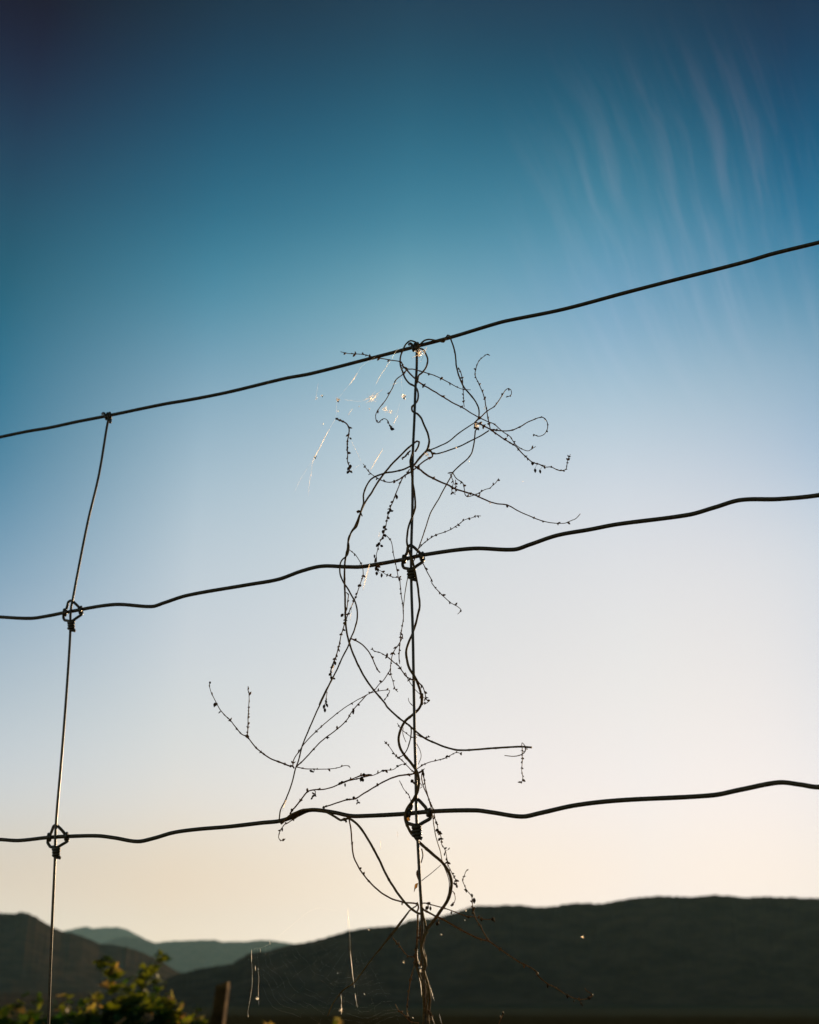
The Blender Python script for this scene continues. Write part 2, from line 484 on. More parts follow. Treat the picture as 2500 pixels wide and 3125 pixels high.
K0 = on_fence(1256, 1705)[1]         # metres per pixel at the middle knot
LINE_R = 6.1 * K0
STAY_R = 4.4 * K0
def px_curve(pts, off, step=7):
    c = catmull([(p[0], p[1]) for p in pts], step)
    return [on_fence(x, y, off)[0] for (x, y) in c], c
for i, ln in enumerate(LINES):
    P, _ = px_curve(ln, 0.0, 8)
    # run on straight well beyond the frame, to the left and to the right
    dl = (P[0] - P[14]).normalized(); dr = (P[-1] - P[-14]).normalized()
    dl.z *= 0.2; dr.z *= 0.2
    P = [P[0] + dl * 1.6, P[0] + dl * 0.6] + P + [P[-1] + dr * 0.5]
    mb = MB(); mb.tube(P, [LINE_R * (1 + 0.03 * noise.noise(p * 60)) for p in P], 10)
    mb.build("line_wire", M_WIRE, fence)
ax = Vector((-FN.y, FN.x, 0))        # along the fence, away to the left
zb = on_fence(1271, 2485)[0]
for h in (0.66, 0.47, 0.28, 0.10):   # lower line wires, below the frame
    P = []
    for k in range(-40, 60):
        s_ = k * 0.035
        P.append(Vector((zb.x, zb.y, h)) + ax * s_ + Vector((0, 0, 0.004 * math.sin(k * 0.9))))
    if h < 0.62:
        mb = MB(); mb.tube(P, LINE_R, 8)
        mb.build("line_wire", M_WIRE, fence)
for st in STAYS:
    P, _ = px_curve(st, (LINE_R + STAY_R) * 930, 8)     # the stay passes in front of the line wires
    q = P[-1].copy(); d = (P[-1] - P[-6]).normalized()
    P += [q + d * 0.08, Vector((q.x + 0.002, q.y, 0.35)), Vector((q.x, q.y + 0.001, 0.02))]
    P[0] = P[0] + FN * LINE_R * 0.3
    mb = MB(); mb.tube(P, STAY_R, 10)
    mb.build("stay_wire", M_WIRE, fence)

def local_path(pts3, cx, cy, sc, step=2.2):
    """pts3: (x, y, depth) in knot units around the crossing; y down, depth towards the viewer"""
    c = catmull(pts3, step)
    o_ = []
    _, k = on_fence(cx, cy)
    for (x, y, d) in c:
        p, _ = on_fence(cx + x * sc, cy + y * sc, d * sc * k * 1000)
        o_.append(p)
    return o_
def helix(cx, cy, r, n0, n1, pitch, ry=None, ph=0.0, axis='y', k=10):
    pts = []
    for i in range(int((n1 - n0) * k) + 1):
        t = n0 + i / k
        a = 2 * math.pi * t + ph
        if axis == 'y': pts.append((cx + r * math.cos(a), cy + pitch * (t - n0), r * math.sin(a) + 4.5))
        else: pts.append((cx + pitch * (t - n0), cy + r * math.cos(a), r * math.sin(a)))
    return pts
def knot(cx, cy, sc, seed, tilt=0.0, tail=1):
    rnd = random.Random(seed)
    j = lambda a=0.5: rnd.uniform(-a, a)
    fr = 4.2
    # loop wire: out of the coil, round the line wire on the left, over behind the stay, round the line wire on the right and back
    rr_ = 9.3 / sc * 1.0 if sc > 1.2 else 9.3
    def ring(a0, a1, x0, x1):
        m_ = int(abs(a1 - a0) / (math.pi / 6))
        return [(x0 + (x1 - x0) * i / m_, rr_ * math.cos(a0 + (a1 - a0) * i / m_), rr_ * math.sin(a0 + (a1 - a0) * i / m_)) for i in range(m_ + 1)]
    A = [(0, 30, 16), (-7, 28, 13), (-15, 26 + j(1.5), 9), (-20 + j(1), 23 + j(1), 6), (-23, 15, 3)] + ring(0.25, 3 * math.pi - 0.3, -23, -15)
    A += [(-11 + j(1), -17, 2), (-10 + j(1.5), -24, 1), (-7.5 + j(1.2), -30, 1), (-2, -33.5 + j(2), 1.2), (4, -31, 1.2), (10, -25.5, 1), (16, -19 + j(), 0), (21, -13, -2)]
    A += ring(math.pi + 0.3, 4 * math.pi - 0.3, 24, 34)
    A += [(32, 14, 3), (26, 18, 5), (18, 22, 7), (9, 27, 11), (3, 30, 15)]
    A = [(x, y + tilt * x, d) for (x, y, d) in A]
    mb = MB(); mb.tube(local_path(A, cx, cy, sc), fr * sc * on_fence(cx, cy)[1], 8)
    mb.build("knot_loop", M_WIRE, fence)
    # wrapped coil below, each turn a little different, and the cut end sticking out
    C = []
    turns = 3
    for i in range(turns * 12 + 4):
        a = 2 * math.pi * i / 12
        rr = 8.3 + 0.6 * math.sin(i * 0.9 + seed)
        C.append((0.6 + rr * math.cos(a), 31 + 8.3 * i / 12 + j(0.6), 9.8 + rr * math.sin(a)))
    C += [(8, 31 + 8.3 * turns + 2.5, 14), (13.5, 31 + 8.3 * turns + 4.5, 11)] if tail else [(9, 31 + 8.3 * turns + 3, 10)]
    mb = MB(); mb.tube(local_path(C, cx, cy, sc, 1.8), 4.2 * sc * on_fence(cx, cy)[1], 8)
    mb.build("knot_coil", M_WIRE, fence)
knot(217, 1866, 1.0, 1, -0.16)
knot(171, 2554, 1.08, 2, -0.05)
knot(1255, 1703, 1.13, 3, -0.16)
knot(1271, 2481, 1.30, 4, -0.04)
def top_knot(cx, cy, sc, slope):
    P = []
    for i in range(28):                       # two turns of the stay's end round the top wire
        a = -2 * math.pi * i / 12 + math.pi * 0.5
        x = 5.5 - 6.4 * i / 12 * 1.05
        P.append((x, 8.6 * math.sin(a) * 1.0 + slope * x, 8.8 * math.cos(a)))
    P += [(-13, -5, 6), (-17, -8, 2), (-20, -6, -3)]
    P = [(4, 22, 9.5), (4.5, 12, 10)] + P
    mb = MB(); mb.tube(local_path(P, cx, cy, sc, 1.8), 4.1 * sc * on_fence(cx, cy)[1], 8)
    mb.build("stay_knot", M_WIRE, fence)
top_knot(333, 1269, 1.0, -0.22)
top_knot(1272, 1058, 1.15, -0.24)

# ------------------------------------------------------------------ the dried climbing vines
Z = {'A': (950, 980, 2.875), 'B': (1300, 980, 2.875), 'C': (850, 1300, 2.875), 'D': (1200, 1300, 2.875), 'E': (900, 1650, 2.875),
     'F': (550, 2000, 2.875), 'G': (1050, 2050, 2.875), 'H': (800, 2350, 2.875), 'I': (1150, 2550, 3.45), 'J': (0, 2600, 2.464),
     'K': (500, 2600, 2.3), 'L': (1500, 2600, 1.725), 'Q': (1200, 2800, 6.632), 'T': (1190, 1000, 6.9), 'U': (1200, 2330, 7.983), 'W': (1200, 1640, 11.5),
     'V': (700, 2820, 3.833)}
def px(s_):
    """'A 10,20 30,40 B 5,6' -> source pixels"""
    o_ = []; z = None
    for w in s_.split():
        if w in Z: z = Z[w]
        else:
            a, b = w.split(',')
            o_.append((z[0] + float(a) / z[2], z[1] + float(b) / z[2]))
    return o_
STAYC = catmull(STAYS[1], 4)
LINEC = [catmull(l_, 6) for l_ in LINES]
STX = sorted((p[1], p[0]) for p in STAYC)
def stay_x(y):
    return interp([p[0] for p in STX], [p[1] for p in STX], y)
LINX = [sorted(l_) for l_ in LINEC]
LXS = [([p[0] for p in l_], [p[1] for p in l_]) for l_ in LINX]
def depths(c, r, base0, base1, twine, first=1):
    """depth offsets (pixels towards the viewer) that keep a stem clear of the fence wires"""
    n = len(c); out_ = []
    sgn = first; inside = False
    for i, (x, y) in enumerate(c):
        t = i / max(1, n - 1)
        d = base0 + (base1 - base0) * t
        if twine:
            dx = x - stay_x(y) if y < 3200 else 99
            Rr = 9 + 4.4 + r
            if abs(dx) < Rr and y > 1050:
                inside = True
                d = 4 + sgn * math.sqrt(max(0, Rr * Rr - dx * dx))
            else:
                if inside: sgn = -sgn; inside = False
                d = 4 + (d - 4) * min(1, (abs(dx) - Rr) / 60.0)
        for xs, ys in LXS:
            ly = interp(xs, ys, x)
            if abs(y - ly) < 14 + r and abs(d) < 12 + r:
                s2 = 1 if d >= 0 else -1
                d = s2 * (11 + r)
        out_.append(d)
    for _ in range(4):
        out_ = [out_[max(0, i - 1)] * 0.25 + out_[i] * 0.5 + out_[min(n - 1, i + 1)] * 0.25 for i in range(n)]
    return out_
def stem_pts(c, dep):
    P, kk = [], []
    for (x, y), d in zip(c, dep):
        k = on_fence(x, y)[1]
        p, k2 = on_fence(x, y, d * k * 1000)
        P.append(p); kk.append(k2)
    return P, kk
POD_PROF = [(0, 0.10), (0.10, 0.42), (0.28, 0.86), (0.48, 1.0), (0.68, 0.82), (0.86, 0.42), (1.0, 0.08)]
def add_pod(mb, p, d, L, W):
    mb.lathe(p, d, [(h * L, r * W) for h, r in POD_PROF], 9, 3, 0.16, 0.8)
def rdir(rnd, bias):
    return (Vector((rnd.uniform(-1, 1), rnd.uniform(-1, 1), rnd.uniform(-1, 1))) * 0.6 + bias).normalized()

def path(parent, s_, r0, r1, base=(8, 8), twine=False, first=1, kind="stem", buds=0.0, pods=(), seed=None, ns=8, curl=0.0, parent_part=None, small=1.0):
    """one stem or twig traced from the photograph, standing in the fence plane or a few centimetres off it"""
    if kind == 'twig': r0, r1 = r0 * 1.25, max(r1, 0.8) * 1.3
    else: r0, r1 = r0 * 1.1, r1 * 1.1
    pts = px(s_)
    rnd = random.Random(seed if seed is not None else int(sum(p[0] * 7 + p[1] for p in pts)))
    if twine and kind == "stem": step = 5
    else: step = 5
    c = catmull(pts, step)
    n = len(c)
    dep = depths(c, max(r0, r1), base[0], base[1], twine, first)
    if not twine:
        ph = rnd.uniform(0, 6.28); fq = rnd.uniform(0.02, 0.035)
        amp = min(10.0, n * 0.12)
        dep = [d + amp * math.sin(ph + i * fq * 5) * math.sin(math.pi * i / (n - 1)) * (1 if abs(base[1]) > 14 else 0.3) for i, d in enumerate(dep)]
    P, kk = stem_pts(c, dep)
    rad = []
    phn = rnd.uniform(0, 100)
    for i in range(n):
        t = i / (n - 1)
        r = r0 + (r1 - r0) * t
        r *= 1 + 0.10 * noise.noise(Vector((i * 0.35, phn, 0)))
        rad.append(r * kk[i])
    mb = MB()
    # the nodes: the stem thickens where shoots or husks leave it
    node_at = []
    if buds > 0:
        i = int(rnd.uniform(2, 5))
        while i < n - 1:
            node_at.append(i)
            i += max(2, int(rnd.uniform(0.35, 1.75) * buds / step * (1.15 - 0.5 * i / n)))
        for i in node_at:
            rad[i] *= 1.45
    else:
        i = int(rnd.uniform(6, 18))
        while i < n - 3 and kind == "stem":
            rad[i] *= 1.18; i += int(rnd.uniform(16, 34))
    # small kinks make it look grown
    jit = 0.45 if kind == "twig" else 0.3
    for i in range(1, n - 1):
        q = jit * kk[i]
        P[i] = P[i] + Vector((noise.noise(P[i] * 170), noise.noise(P[i] * 170 + Vector((9, 0, 0))), noise.noise(P[i] * 170 + Vector((0, 9, 0))))) * q * 2
    mb.tube(P, rad, ns)
    side = 1
    for i in node_at:
        a = P[min(n - 1, i + 1)] - P[max(0, i - 1)]
        a.normalize()
        w = a.cross(FN).normalized() * side
        side = -side if rnd.random() < 0.75 else side
        sv = rnd.choice((0.55, 0.8, 1.0, 1.0, 1.35))
        L = rnd.uniform(4.5, 9.5) * kk[i] * small * sv
        W = rnd.uniform(1.7, 2.9) * kk[i] * small * sv
        dd = (w * rnd.uniform(0.5, 1.2) + a * rnd.uniform(0.3, 1.1) + FN * rnd.uniform(-0.5, 0.5)).normalized()
        mb.lathe(P[i], dd, [(0, W * 0.6), (L * 0.3, W), (L * 0.65, W * 0.9), (L, W * 0.25)], 6, 3, 0.15)
        if rnd.random() < 0.35:
            dd = (w * -0.9 + a * 0.5 + FN * rnd.uniform(-0.5, 0.5)).normalized()
            mb.lathe(P[i], dd, [(0, W * 0.5), (L * 0.3, W * 0.8), (L * 0.8, W * 0.25)], 6)
    o = mb.build(kind, M_STEM if kind == "stem" else M_TWIG, parent)
    for pd in pods:
        z, x, y, ln, wd, ang = pd
        q = (Z[z][0] + x / Z[z][2], Z[z][1] + y / Z[z][2])
        i = min(range(n), key=lambda i_: (c[i_][0] - q[0]) ** 2 + (c[i_][1] - q[1]) ** 2)
        d = dep[i]
        k = kk[i]
        cen, _ = on_fence(q[0], q[1], d * k * 1000)
        dirv = (ax * -math.sin(R(ang)) + Vector((0, 0, -math.cos(R(ang)))) + FN * rnd.uniform(-0.25, 0.25)).normalized()   # 0 = hanging, 90 = pointing right
        top = cen - dirv * ln * k * 0.5
        pm = MB()
        add_pod(pm, top, dirv, ln * k, wd * k * 0.5)
        gap = (top - P[i]).length
        if gap > 1.2 * k:
            mid = (top + P[i]) * 0.5 + Vector((0, 0, -0.12 * gap))
            pm.tube([P[i], mid, top + dirv * 0.4 * k], 0.5 * k, 5)
        po = pm.build("seed_pod", M_POD)
        po.parent = o
    return o

def vine(label, cx, cy):
    g_ = on_fence(cx, cy)[0]
    e = empty("dried_vine", (g_.x, g_.y, 0.0))
    return props(e, label, "dried vine", "dried climbing vines tangled on the wire fence")

# --- vine 1: the stem that twines up the middle stay wire, with all its side shoots
v1 = vine("brown leafless vine twining tightly round the middle upright stay up to the top wire", 1290, 3125)
path(v1, "A 1440,885 1468,850 1472,780 1450,720 1400,650 1340,580 1300,490 1275,400 1265,300 1250,230 1225,160 1214,128 1198,122 1182,150 1162,184 1130,178 1095,170 1040,160 990,172 955,205 925,238 975,246 1008,290 1022,340 1010,400 975,450 945,475 935,520 928,545", 2.0, 2.5, (4, 11), first=1, seed=5)
path(v1, "A 945,205 910,183 870,172 832,200 802,260 783,320 782,380 800,440 830,510 865,550 895,564 925,590 938,640 932,700 905,732 884,752 888,792 930,812 965,852 990,910 1020,980 1035,1040 1028,1100 1012,1138", 2.2, 3.0, (9, 9), True, 1)
path(v1, "A 1012,1138 985,1165 940,1215 905,1260 880,1290 875,1240 885,1190", 3.2, 2.6, (9, 9), True, -1)
path(v1, "C 1185,215 1165,270 1157,320 1168,400 1180,500 1195,600 1200,700 1190,760 1165,820 1140,890 1128,980 1130,1040 1150,1110 E 1030,170 1048,240 1060,300 1075,380 1088,480 1095,570 1080,650 1055,750 1030,820 1000,890 978,970 985,1050 1010,1130 1050,1190 1085,1270 1108,1350 1115,1438 G 684,190 684,260 660,320 600,380 540,430 500,500 480,580 490,660 530,730 580,790 612,832 645,890 657,960 648,1040 622,1100 590,1150 548,1215 538,1290 560,1360 600,1430 H 1320,560 1370,622 1430,680 1510,750 1580,810 1630,880 1660,970 1655,1060 1630,1140 1570,1230 1500,1330 1440,1405 I 526,1013 Q 640,350 595,470 570,600 590,740 640,850 650,960 620,1060", 2.6, 4.6, (11, 9), True, 1, ns=10)
path(v1, "Q 575,-420 560,-300 590,-150 620,0 650,120 662,230 640,330 625,450 600,600 622,720 658,800 652,900 625,1050 640,1150 690,1300 722,1450 742,1600 742,1700 728,1850 712,2000 715,2170", 2.8, 3.6, (15, 15), False)
path(v1, "Q 505,-60 498,120 492,300 492,450 485,600 462,740 470,880 490,1030 530,1170 572,1300 600,1450 618,1600 628,1800 628,2170", 2.2, 4.4, (14, 13), False, ns=10)
path(v1, "Q 590,60 560,200 552,400 575,600 585,800 570,960 590,1120 625,1300 650,1500 662,1700 668,1900 668,2170", 3.0, 5.2, (-9, -9), False, ns=10)
path(v1, "Q 655,1330 690,1440 700,1560 690,1700 660,1850 690,1960 700,2080 700,2170", 2.0, 2.8, (20, 20), False)
path(v1, "A 1440,960 1430,1060 1410,1150 1370,1210 1300,1270 1240,1330 D 510,440 470,510 400,640 330,760 290,880 250,1000 220,1080 200,1140 178,1190", 1.9, 1.5, (6, 12))
# side shoots near the top
path(v1, "A 842,418 805,400 800,375 790,358 700,342 600,325 530,312 470,295 390,287 330,285 258,268", 1.5, 0.7, (8, 24), kind="twig", buds=22)
path(v1, "A 805,398 842,418 900,422 980,445 1100,485 1200,535 1280,580 1330,597 1400,603", 1.6, 0.7, (16, 40), kind="twig", buds=30)
path(v1, "A 806,398 850,440 900,495 960,545 1050,600 1150,660 1240,715 1340,765 1400,805 1480,850 1560,885 B 600,905 670,965 740,1015 770,1060 800,1095 850,1125 895,1138 930,1120 965,1100", 2.0, 0.8, (16, 30), kind="twig", buds=44)
path(v1, "A 840,425 800,470 745,515 710,590 660,680 600,760 570,810 568,860 585,893 610,870 640,855 665,866 680,890 690,915 705,940", 1.4, 0.8, (10, 30), kind="twig", buds=26,
     pods=[('A', 712, 945, 15, 12, 70), ('A', 690, 918, 10, 7, 20), ('A', 625, 862, 8, 5, 120)])
path(v1, "A 1343,752 1337,690 1332,590 1325,500 1310,440 1290,408", 0.8, 1.1, (18, 12), kind="twig", buds=22)
path(v1, "A 1440,890 1420,900 1350,945 1280,995 1200,1060 1130,1095 1075,1118 1025,1138", 1.6, 1.9, (6, 9))
path(v1, "A 1440,885 1480,850 1530,800 1570,772 B 600,750 640,700 670,650 700,605 725,592 745,600 752,630 740,655 703,668", 1.5, 0.7, (8, 34), kind="twig", buds=26)
path(v1, "A 1012,1138 1045,1145 1080,1165 1140,1155 1230,1125 1300,1100 1400,1050 1480,1010 1560,960", 1.9, 1.8, (10, 24))
path(v1, "B 565,950 630,960 700,963 760,955 820,930 870,900 930,870 1020,842 1055,870 1070,910 1060,960 1035,995 990,1010 940,992", 1.7, 0.7, (24, 60), kind="twig", buds=34)
path(v1, "B 565,950 545,850 525,740 512,670 480,580 450,520 432,470 440,410 465,350 495,320 540,290 562,303", 1.4, 0.6, (24, -10), kind="twig", buds=20)
path(v1, "B 440,890 490,910 565,950 620,990 700,1045 790,1100 850,1165 930,1235 990,1255 1050,1280 1100,1280 1150,1303 1190,1312 1230,1300 1237,1260 1245,1215 1268,1170", 1.9, 0.6, (14, -20), kind="twig", buds=20,
     pods=[('B', 935, 1250, 13, 11, 0), ('B', 958, 1312, 15, 9, 0), ('B', 1002, 1320, 14, 8, 5)])
path(v1, "B 430,885 445,905 436,935 452,950", 2.2, 1.6, (16, 18), kind="twig", buds=8,
     pods=[('B', 432, 915, 12, 9, 10), ('B', 456, 945, 13, 9, 30), ('B', 428, 935, 10, 8, -20)])
path(v1, "C 1330,205 1310,215 1280,235 1240,285 1195,330", 2.6, 1.6, (9, 12))
path(v1, "C 1335,215 1350,240 1352,268 1330,280 1290,300 1250,330 1200,375 1150,410 1110,432 1070,462 1020,485 970,495 920,485 880,465 830,435 800,410 770,370 743,333", 2.0, 0.7, (12, 30), kind="twig", buds=30)
path(v1, "C 1150,380 1130,415 1100,440 1060,520 1030,600 1010,650 985,710 965,770 945,860 930,920 915,970 885,1030 870,1090 858,1140 865,1200 865,1270", 1.5, 0.8, (18, 26), kind="twig", buds=24,
     pods=[('C', 1038, 625, 15, 9, 0), ('C', 965, 762, 13, 9, -40), ('C', 985, 742, 13, 10, 60), ('C', 980, 702, 9, 7, -60), ('C', 1000, 745, 9, 7, 80), ('C', 925, 888, 12, 9, -30), ('C', 942, 905, 12, 8, 70), ('C', 918, 928, 13, 10, -20),
           ('C', 934, 962, 13, 10, 30), ('C', 915, 985, 11, 8, -30), ('C', 868, 1048, 13, 10, -50), ('C', 906, 1052, 12, 9, 50), ('C', 882, 1035, 11, 10, 0), ('C', 842, 1145, 15, 6, 10), ('C', 850, 1185, 14, 8, -10),
           ('C', 856, 1250, 15, 10, -20), ('C', 872, 1262, 15, 9, 20), ('C', 862, 1295, 13, 10, 0), ('C', 905, 1312, 14, 8, -10)])
path(v1, "C 1200,355 1250,390 1320,440 1400,480 1480,515 1560,555 1640,580 1725,605 D 800,645 900,680 1000,693 1100,745 1220,800 1300,830 1390,850 1500,853 1560,830 1600,815 1642,770", 2.4, 0.8, (12, 70), kind="twig", buds=62)
path(v1, "D 480,415 500,408 520,410 540,440 560,465 610,500 625,550 630,600 650,620 700,610 740,595 800,560 850,545 870,525 900,500 927,460", 1.3, 0.6, (10, 40), kind="twig", buds=24)
path(v1, "D 497,412 515,455 530,495 515,550 520,585 547,600", 1.0, 0.7, (6, 16), kind="twig", buds=30)
path(v1, "D 547,472 552,530 543,588", 0.9, 0.6, (4, 10), kind="twig", buds=14)
path(v1, "D 215,1085 280,1020 360,965 440,935 520,898 580,860 625,825 690,805 740,787 770,790", 1.1, 0.6, (12, -26), kind="twig", buds=22)
path(v1, "C 945,960 965,980 990,1015 1000,1060 1010,1130 1030,1220 1045,1290 1060,1360 E 920,320 928,420 940,520 950,600 950,700 935,790 922,900 915,1000 920,1080", 1.0, 1.1, (22, 20), kind="twig", buds=26)
path(v1, "C 885,1265 910,1280 940,1300 1000,1325 1050,1330 1082,1347", 0.7, 0.5, (24, 34), kind="twig", buds=13)
path(v1, "C 1262,1195 1300,1270 1350,1365 E 1200,370 1280,465 1370,545 1430,580 1458,610 1428,645", 1.3, 0.6, (10, -16), kind="twig", buds=24)
path(v1, "E 992,318 972,420 955,560 950,640", 1.3, 1.1, (12, 20))
path(v1, "E 925,805 945,825 943,850 910,910 870,970 850,1030 840,1110 845,1180 860,1230 880,1300 905,1327", 1.3, 0.6, (20, 30), kind="twig", buds=20)
path(v1, "E 1045,1225 1015,1215 975,1190 945,1150 910,1100 860,1060 820,1025 750,985 690,965 678,938", 1.6, 0.7, (18, 34), kind="twig", buds=15)
path(v1, "E 1050,1190 1085,1240 1120,1280 1140,1330 1155,1390 1172,1412 1145,1428 1125,1425", 1.8, 0.9, (20, 26), kind="twig", buds=16)
path(v1, "E 975,1165 990,1210 1020,1260 1060,1310 1110,1360 1150,1385", 0.9, 0.7, (24, 26), kind="twig", buds=50)
path(v1, "E 840,1130 820,1160 780,1220 740,1260 700,1308 650,1345", 1.2, 1.0, (26, 24), kind="twig", buds=22)
path(v1, "G 565,228 568,258 588,285 608,302", 0.7, 0.8, (22, 16), kind="twig", buds=12)
path(v1, "G 628,882 605,872 550,820 500,770 450,730 400,660 355,608", 1.2, 0.6, (16, 30), kind="twig", buds=22)
path(v1, "G 630,858 720,805 800,780 870,765 930,735 985,710 1035,720", 1.2, 0.6, (16, -14), kind="twig", buds=24, pods=[('G', 906, 742, 8, 7, 0)])
path(v1, "G 640,575 600,575 560,550 500,500 468,452", 0.9, 0.6, (14, 26), kind="twig", buds=22)
path(v1, "G 545,455 583,478 590,540 575,620 550,690 515,735 480,750", 2.2, 1.4, (13, 14))
path(v1, "G 520,490 518,550 545,618", 0.9, 0.7, (18, 26), kind="twig")
path(v1, "G 638,630 670,700 675,750 653,812", 0.9, 0.7, (16, 20), kind="twig")
path(v1, "G 635,550 690,577 745,575 735,568", 1.1, 1.0, (14, 20), kind="twig", buds=12)
path(v1, "G 610,885 650,890 692,865 690,905", 2.2, 1.4, (16, 26), kind="twig", buds=9, pods=[('G', 698, 905, 18, 7, 0), ('G', 688, 872, 14, 8, 10)])
path(v1, "G 688,868 682,930 700,1010 740,1110 770,1220 785,1320 800,1420 H 1560,700 1580,790 1610,880 1640,970 1640,1060 1600,1190", 1.4, 0.9, (26, 20), kind="twig")
path(v1, "G 700,920 720,1030 750,1130 780,1200 795,1270 H 1505,400 1530,460 1550,540 1575,600 1578,655 1600,690 1620,760 1628,820 1650,870 1675,920 1700,965 1705,1010", 1.3, 0.7, (28, 40), kind="twig", buds=17,
     pods=[('H', 1528, 462, 12, 8, 10), ('H', 1535, 528, 12, 10, -60), ('H', 1562, 545, 14, 7, 50), ('H', 1555, 608, 12, 9, -40), ('H', 1578, 603, 13, 6, 80), ('H', 1610, 685, 10, 6, 120), ('H', 1640, 690, 9, 4, 140), ('H', 1600, 740, 10, 5, 0), ('H', 1625, 800, 10, 5, 10),
           ('H', 1700, 968, 10, 6, 0), ('H', 1690, 1000, 14, 8, 50), ('H', 1708, 1020, 12, 8, 10)])
path(v1, "H 1658,1050 1685,1080 1695,1130 1685,1165 1668,1185", 1.0, 0.7, (10, 30), kind="twig", buds=20, pods=[('H', 1668, 1185, 13, 9, -70)])
path(v1, "G 487,955 505,990 525,1030 555,1065 575,1095 586,1138", 0.9, 0.6, (26, 18), kind="twig", buds=15)
path(v1, "G 625,985 600,962", 2.4, 2.2, (14, 14), kind="twig", pods=[('G', 598, 960, 13, 12, -60)])
path(v1, "G 655,970 680,990 685,1010 668,1022", 0.9, 0.7, (16, 16), kind="twig")
path(v1, "H 1400,690 1410,750 1395,815", 1.6, 1.3, (14, 12), kind="twig")
path(v1, "H 1400,972 1480,910 1570,832", 0.9, 0.8, (18, 14), kind="twig")
path(v1, "H 1370,880 1362,910 1372,950 1385,990", 3.0, 2.0, (8, 10), kind="twig")

# --- vine 2: the pair of stems that bow out to the left and cross down to the lower right
v2 = vine("brown leafless vine bowing out left of the middle stay, cut end pointing right", 1262, 2200)
path(v2, "C 1200,225 1222,190 1235,140 1215,132 1180,160 1130,200 1070,260 1000,330 940,400 880,480 820,580 750,690 710,790 672,880 640,930 615,1000 605,1080 590,1150 580,1250 582,1438 E 438,400 442,560 445,700 455,800 480,900 510,990 560,1100 620,1210 700,1320 790,1425 G 380,310 470,395 530,440 600,495 650,540 720,590 800,625 900,665 1000,687 1100,686 1300,672 1450,662 1560,657 1648,664", 2.6, 2.7, (14, 30), True, 1, ns=10)
path(v2, "C 1160,352 1100,380 1020,400 940,412 870,435 810,470 770,530 748,600 745,680 728,730 712,800 688,880 650,920 612,990 618,1060 605,1130 555,1180 538,1240 545,1310 570,1370 610,1430 E 490,470 530,540 548,620 545,700 520,790 490,860 470,920 420,1020 370,1130 320,1230 260,1340 215,1438 F 1340,190 1280,320 1200,490 1130,650 1070,800 1040,920 1010,1000 990,1090 960,1180 920,1280 880,1360 872,1420 H 155,450 178,468", 2.4, 1.8, (24, 18), False, ns=10)
path(v2, "C 700,760 690,750 712,745 735,790", 2.6, 1.4, (22, 26), kind="twig", pods=[('C', 706, 752, 12, 9, -60)])
path(v2, "C 620,1085 645,1103 680,1135 715,1190 738,1240 742,1310 720,1380 E 550,450 530,500 500,570 470,640 440,720 410,820 390,910 370,990 345,1060 322,1110 316,1160 325,1210", 0.9, 1.5, (22, 24), kind="twig", buds=24,
     pods=[('E', 535, 495, 10, 8, 90), ('E', 475, 640, 9, 7, 10), ('E', 415, 655, 13, 10, -40), ('E', 560, 395, 10, 7, -30), ('E', 352, 1075, 14, 10, 20), ('E', 335, 1100, 16, 8, 0), ('E', 308, 1172, 12, 8, -40), ('E', 320, 1205, 13, 9, 10), ('E', 345, 1210, 10, 7, 60)])
path(v2, "E 440,640 455,600 465,520 468,470 450,455", 1.4, 1.0, (28, 26), kind="twig", buds=16)
path(v2, "E 485,857 560,890 620,940 670,1010 705,1090 728,1135 748,1157", 1.7, 1.4, (18, 34), kind="twig", buds=42)
path(v2, "F 1290,320 1280,380 1270,430", 1.0, 0.8, (24, 24), kind="twig", buds=18, pods=[('F', 1262, 450, 15, 9, -15), ('F', 1288, 438, 15, 8, 25), ('F', 1270, 482, 14, 9, 0), ('F', 1280, 405, 10, 8, 30)])
path(v2, "F 1000,990 985,970 960,970 880,940 780,900 700,840 640,780 590,715 540,690 480,620 440,570 370,500 330,440 300,380 270,320 258,270 262,235", 1.9, 0.7, (16, 60), kind="twig", buds=30,
     pods=[('F', 303, 435, 16, 9, -5), ('F', 313, 430, 12, 7, 10), ('F', 346, 500, 11, 5, -60), ('F', 438, 572, 10, 6, 30), ('F', 262, 240, 9, 7, 0)])
path(v2, "F 590,715 594,650 597,560 602,460 605,350 595,300 597,270", 1.3, 0.6, (46, 30), kind="twig", buds=17)
path(v2, "F 575,712 590,700 600,718", 3.6, 2.4, (46, 46), kind="twig", buds=6)
path(v2, "F 1015,980 1100,995 1200,998 1330,995 1400,982 1430,970 1480,970 1492,990", 1.2, 0.6, (18, 2), kind="twig", buds=30, pods=[('F', 1150, 1015, 13, 8, 60), ('F', 1168, 1022, 8, 5, 100)])
path(v2, "F 1020,978 1110,890 1200,790 1280,720 1380,645 1460,570 1510,490 1570,420 1640,345", 1.6, 1.1, (18, 36), kind="twig", buds=60, pods=[('F', 1520, 485, 17, 8, 10), ('F', 1518, 505, 10, 7, 0), ('F', 1298, 720, 11, 5, 80), ('F', 1290, 727, 9, 5, 40)])
path(v2, "F 990,975 992,930 1005,900 1040,850 1090,775 1180,680 1280,590 1400,490 1540,400 1650,340 G 230,188 300,170 375,160 402,165 385,205 357,245", 1.3, 0.7, (18, 40), kind="twig", buds=44, pods=[('G', 383, 208, 11, 5, 15), ('G', 358, 243, 8, 5, -30)])
path(v2, "H 320,405 290,425 262,440 230,462 200,475 180,500 160,530 145,590 160,615 185,620 204,602", 1.4, 0.7, (16, 40), kind="twig", buds=18, pods=[('H', 177, 522, 13, 6, 0)])
path(v2, "G 1565,770 1564,700 1563,623 1590,650 1612,682 1600,676", 0.9, 0.9, (40, 40), kind="twig")
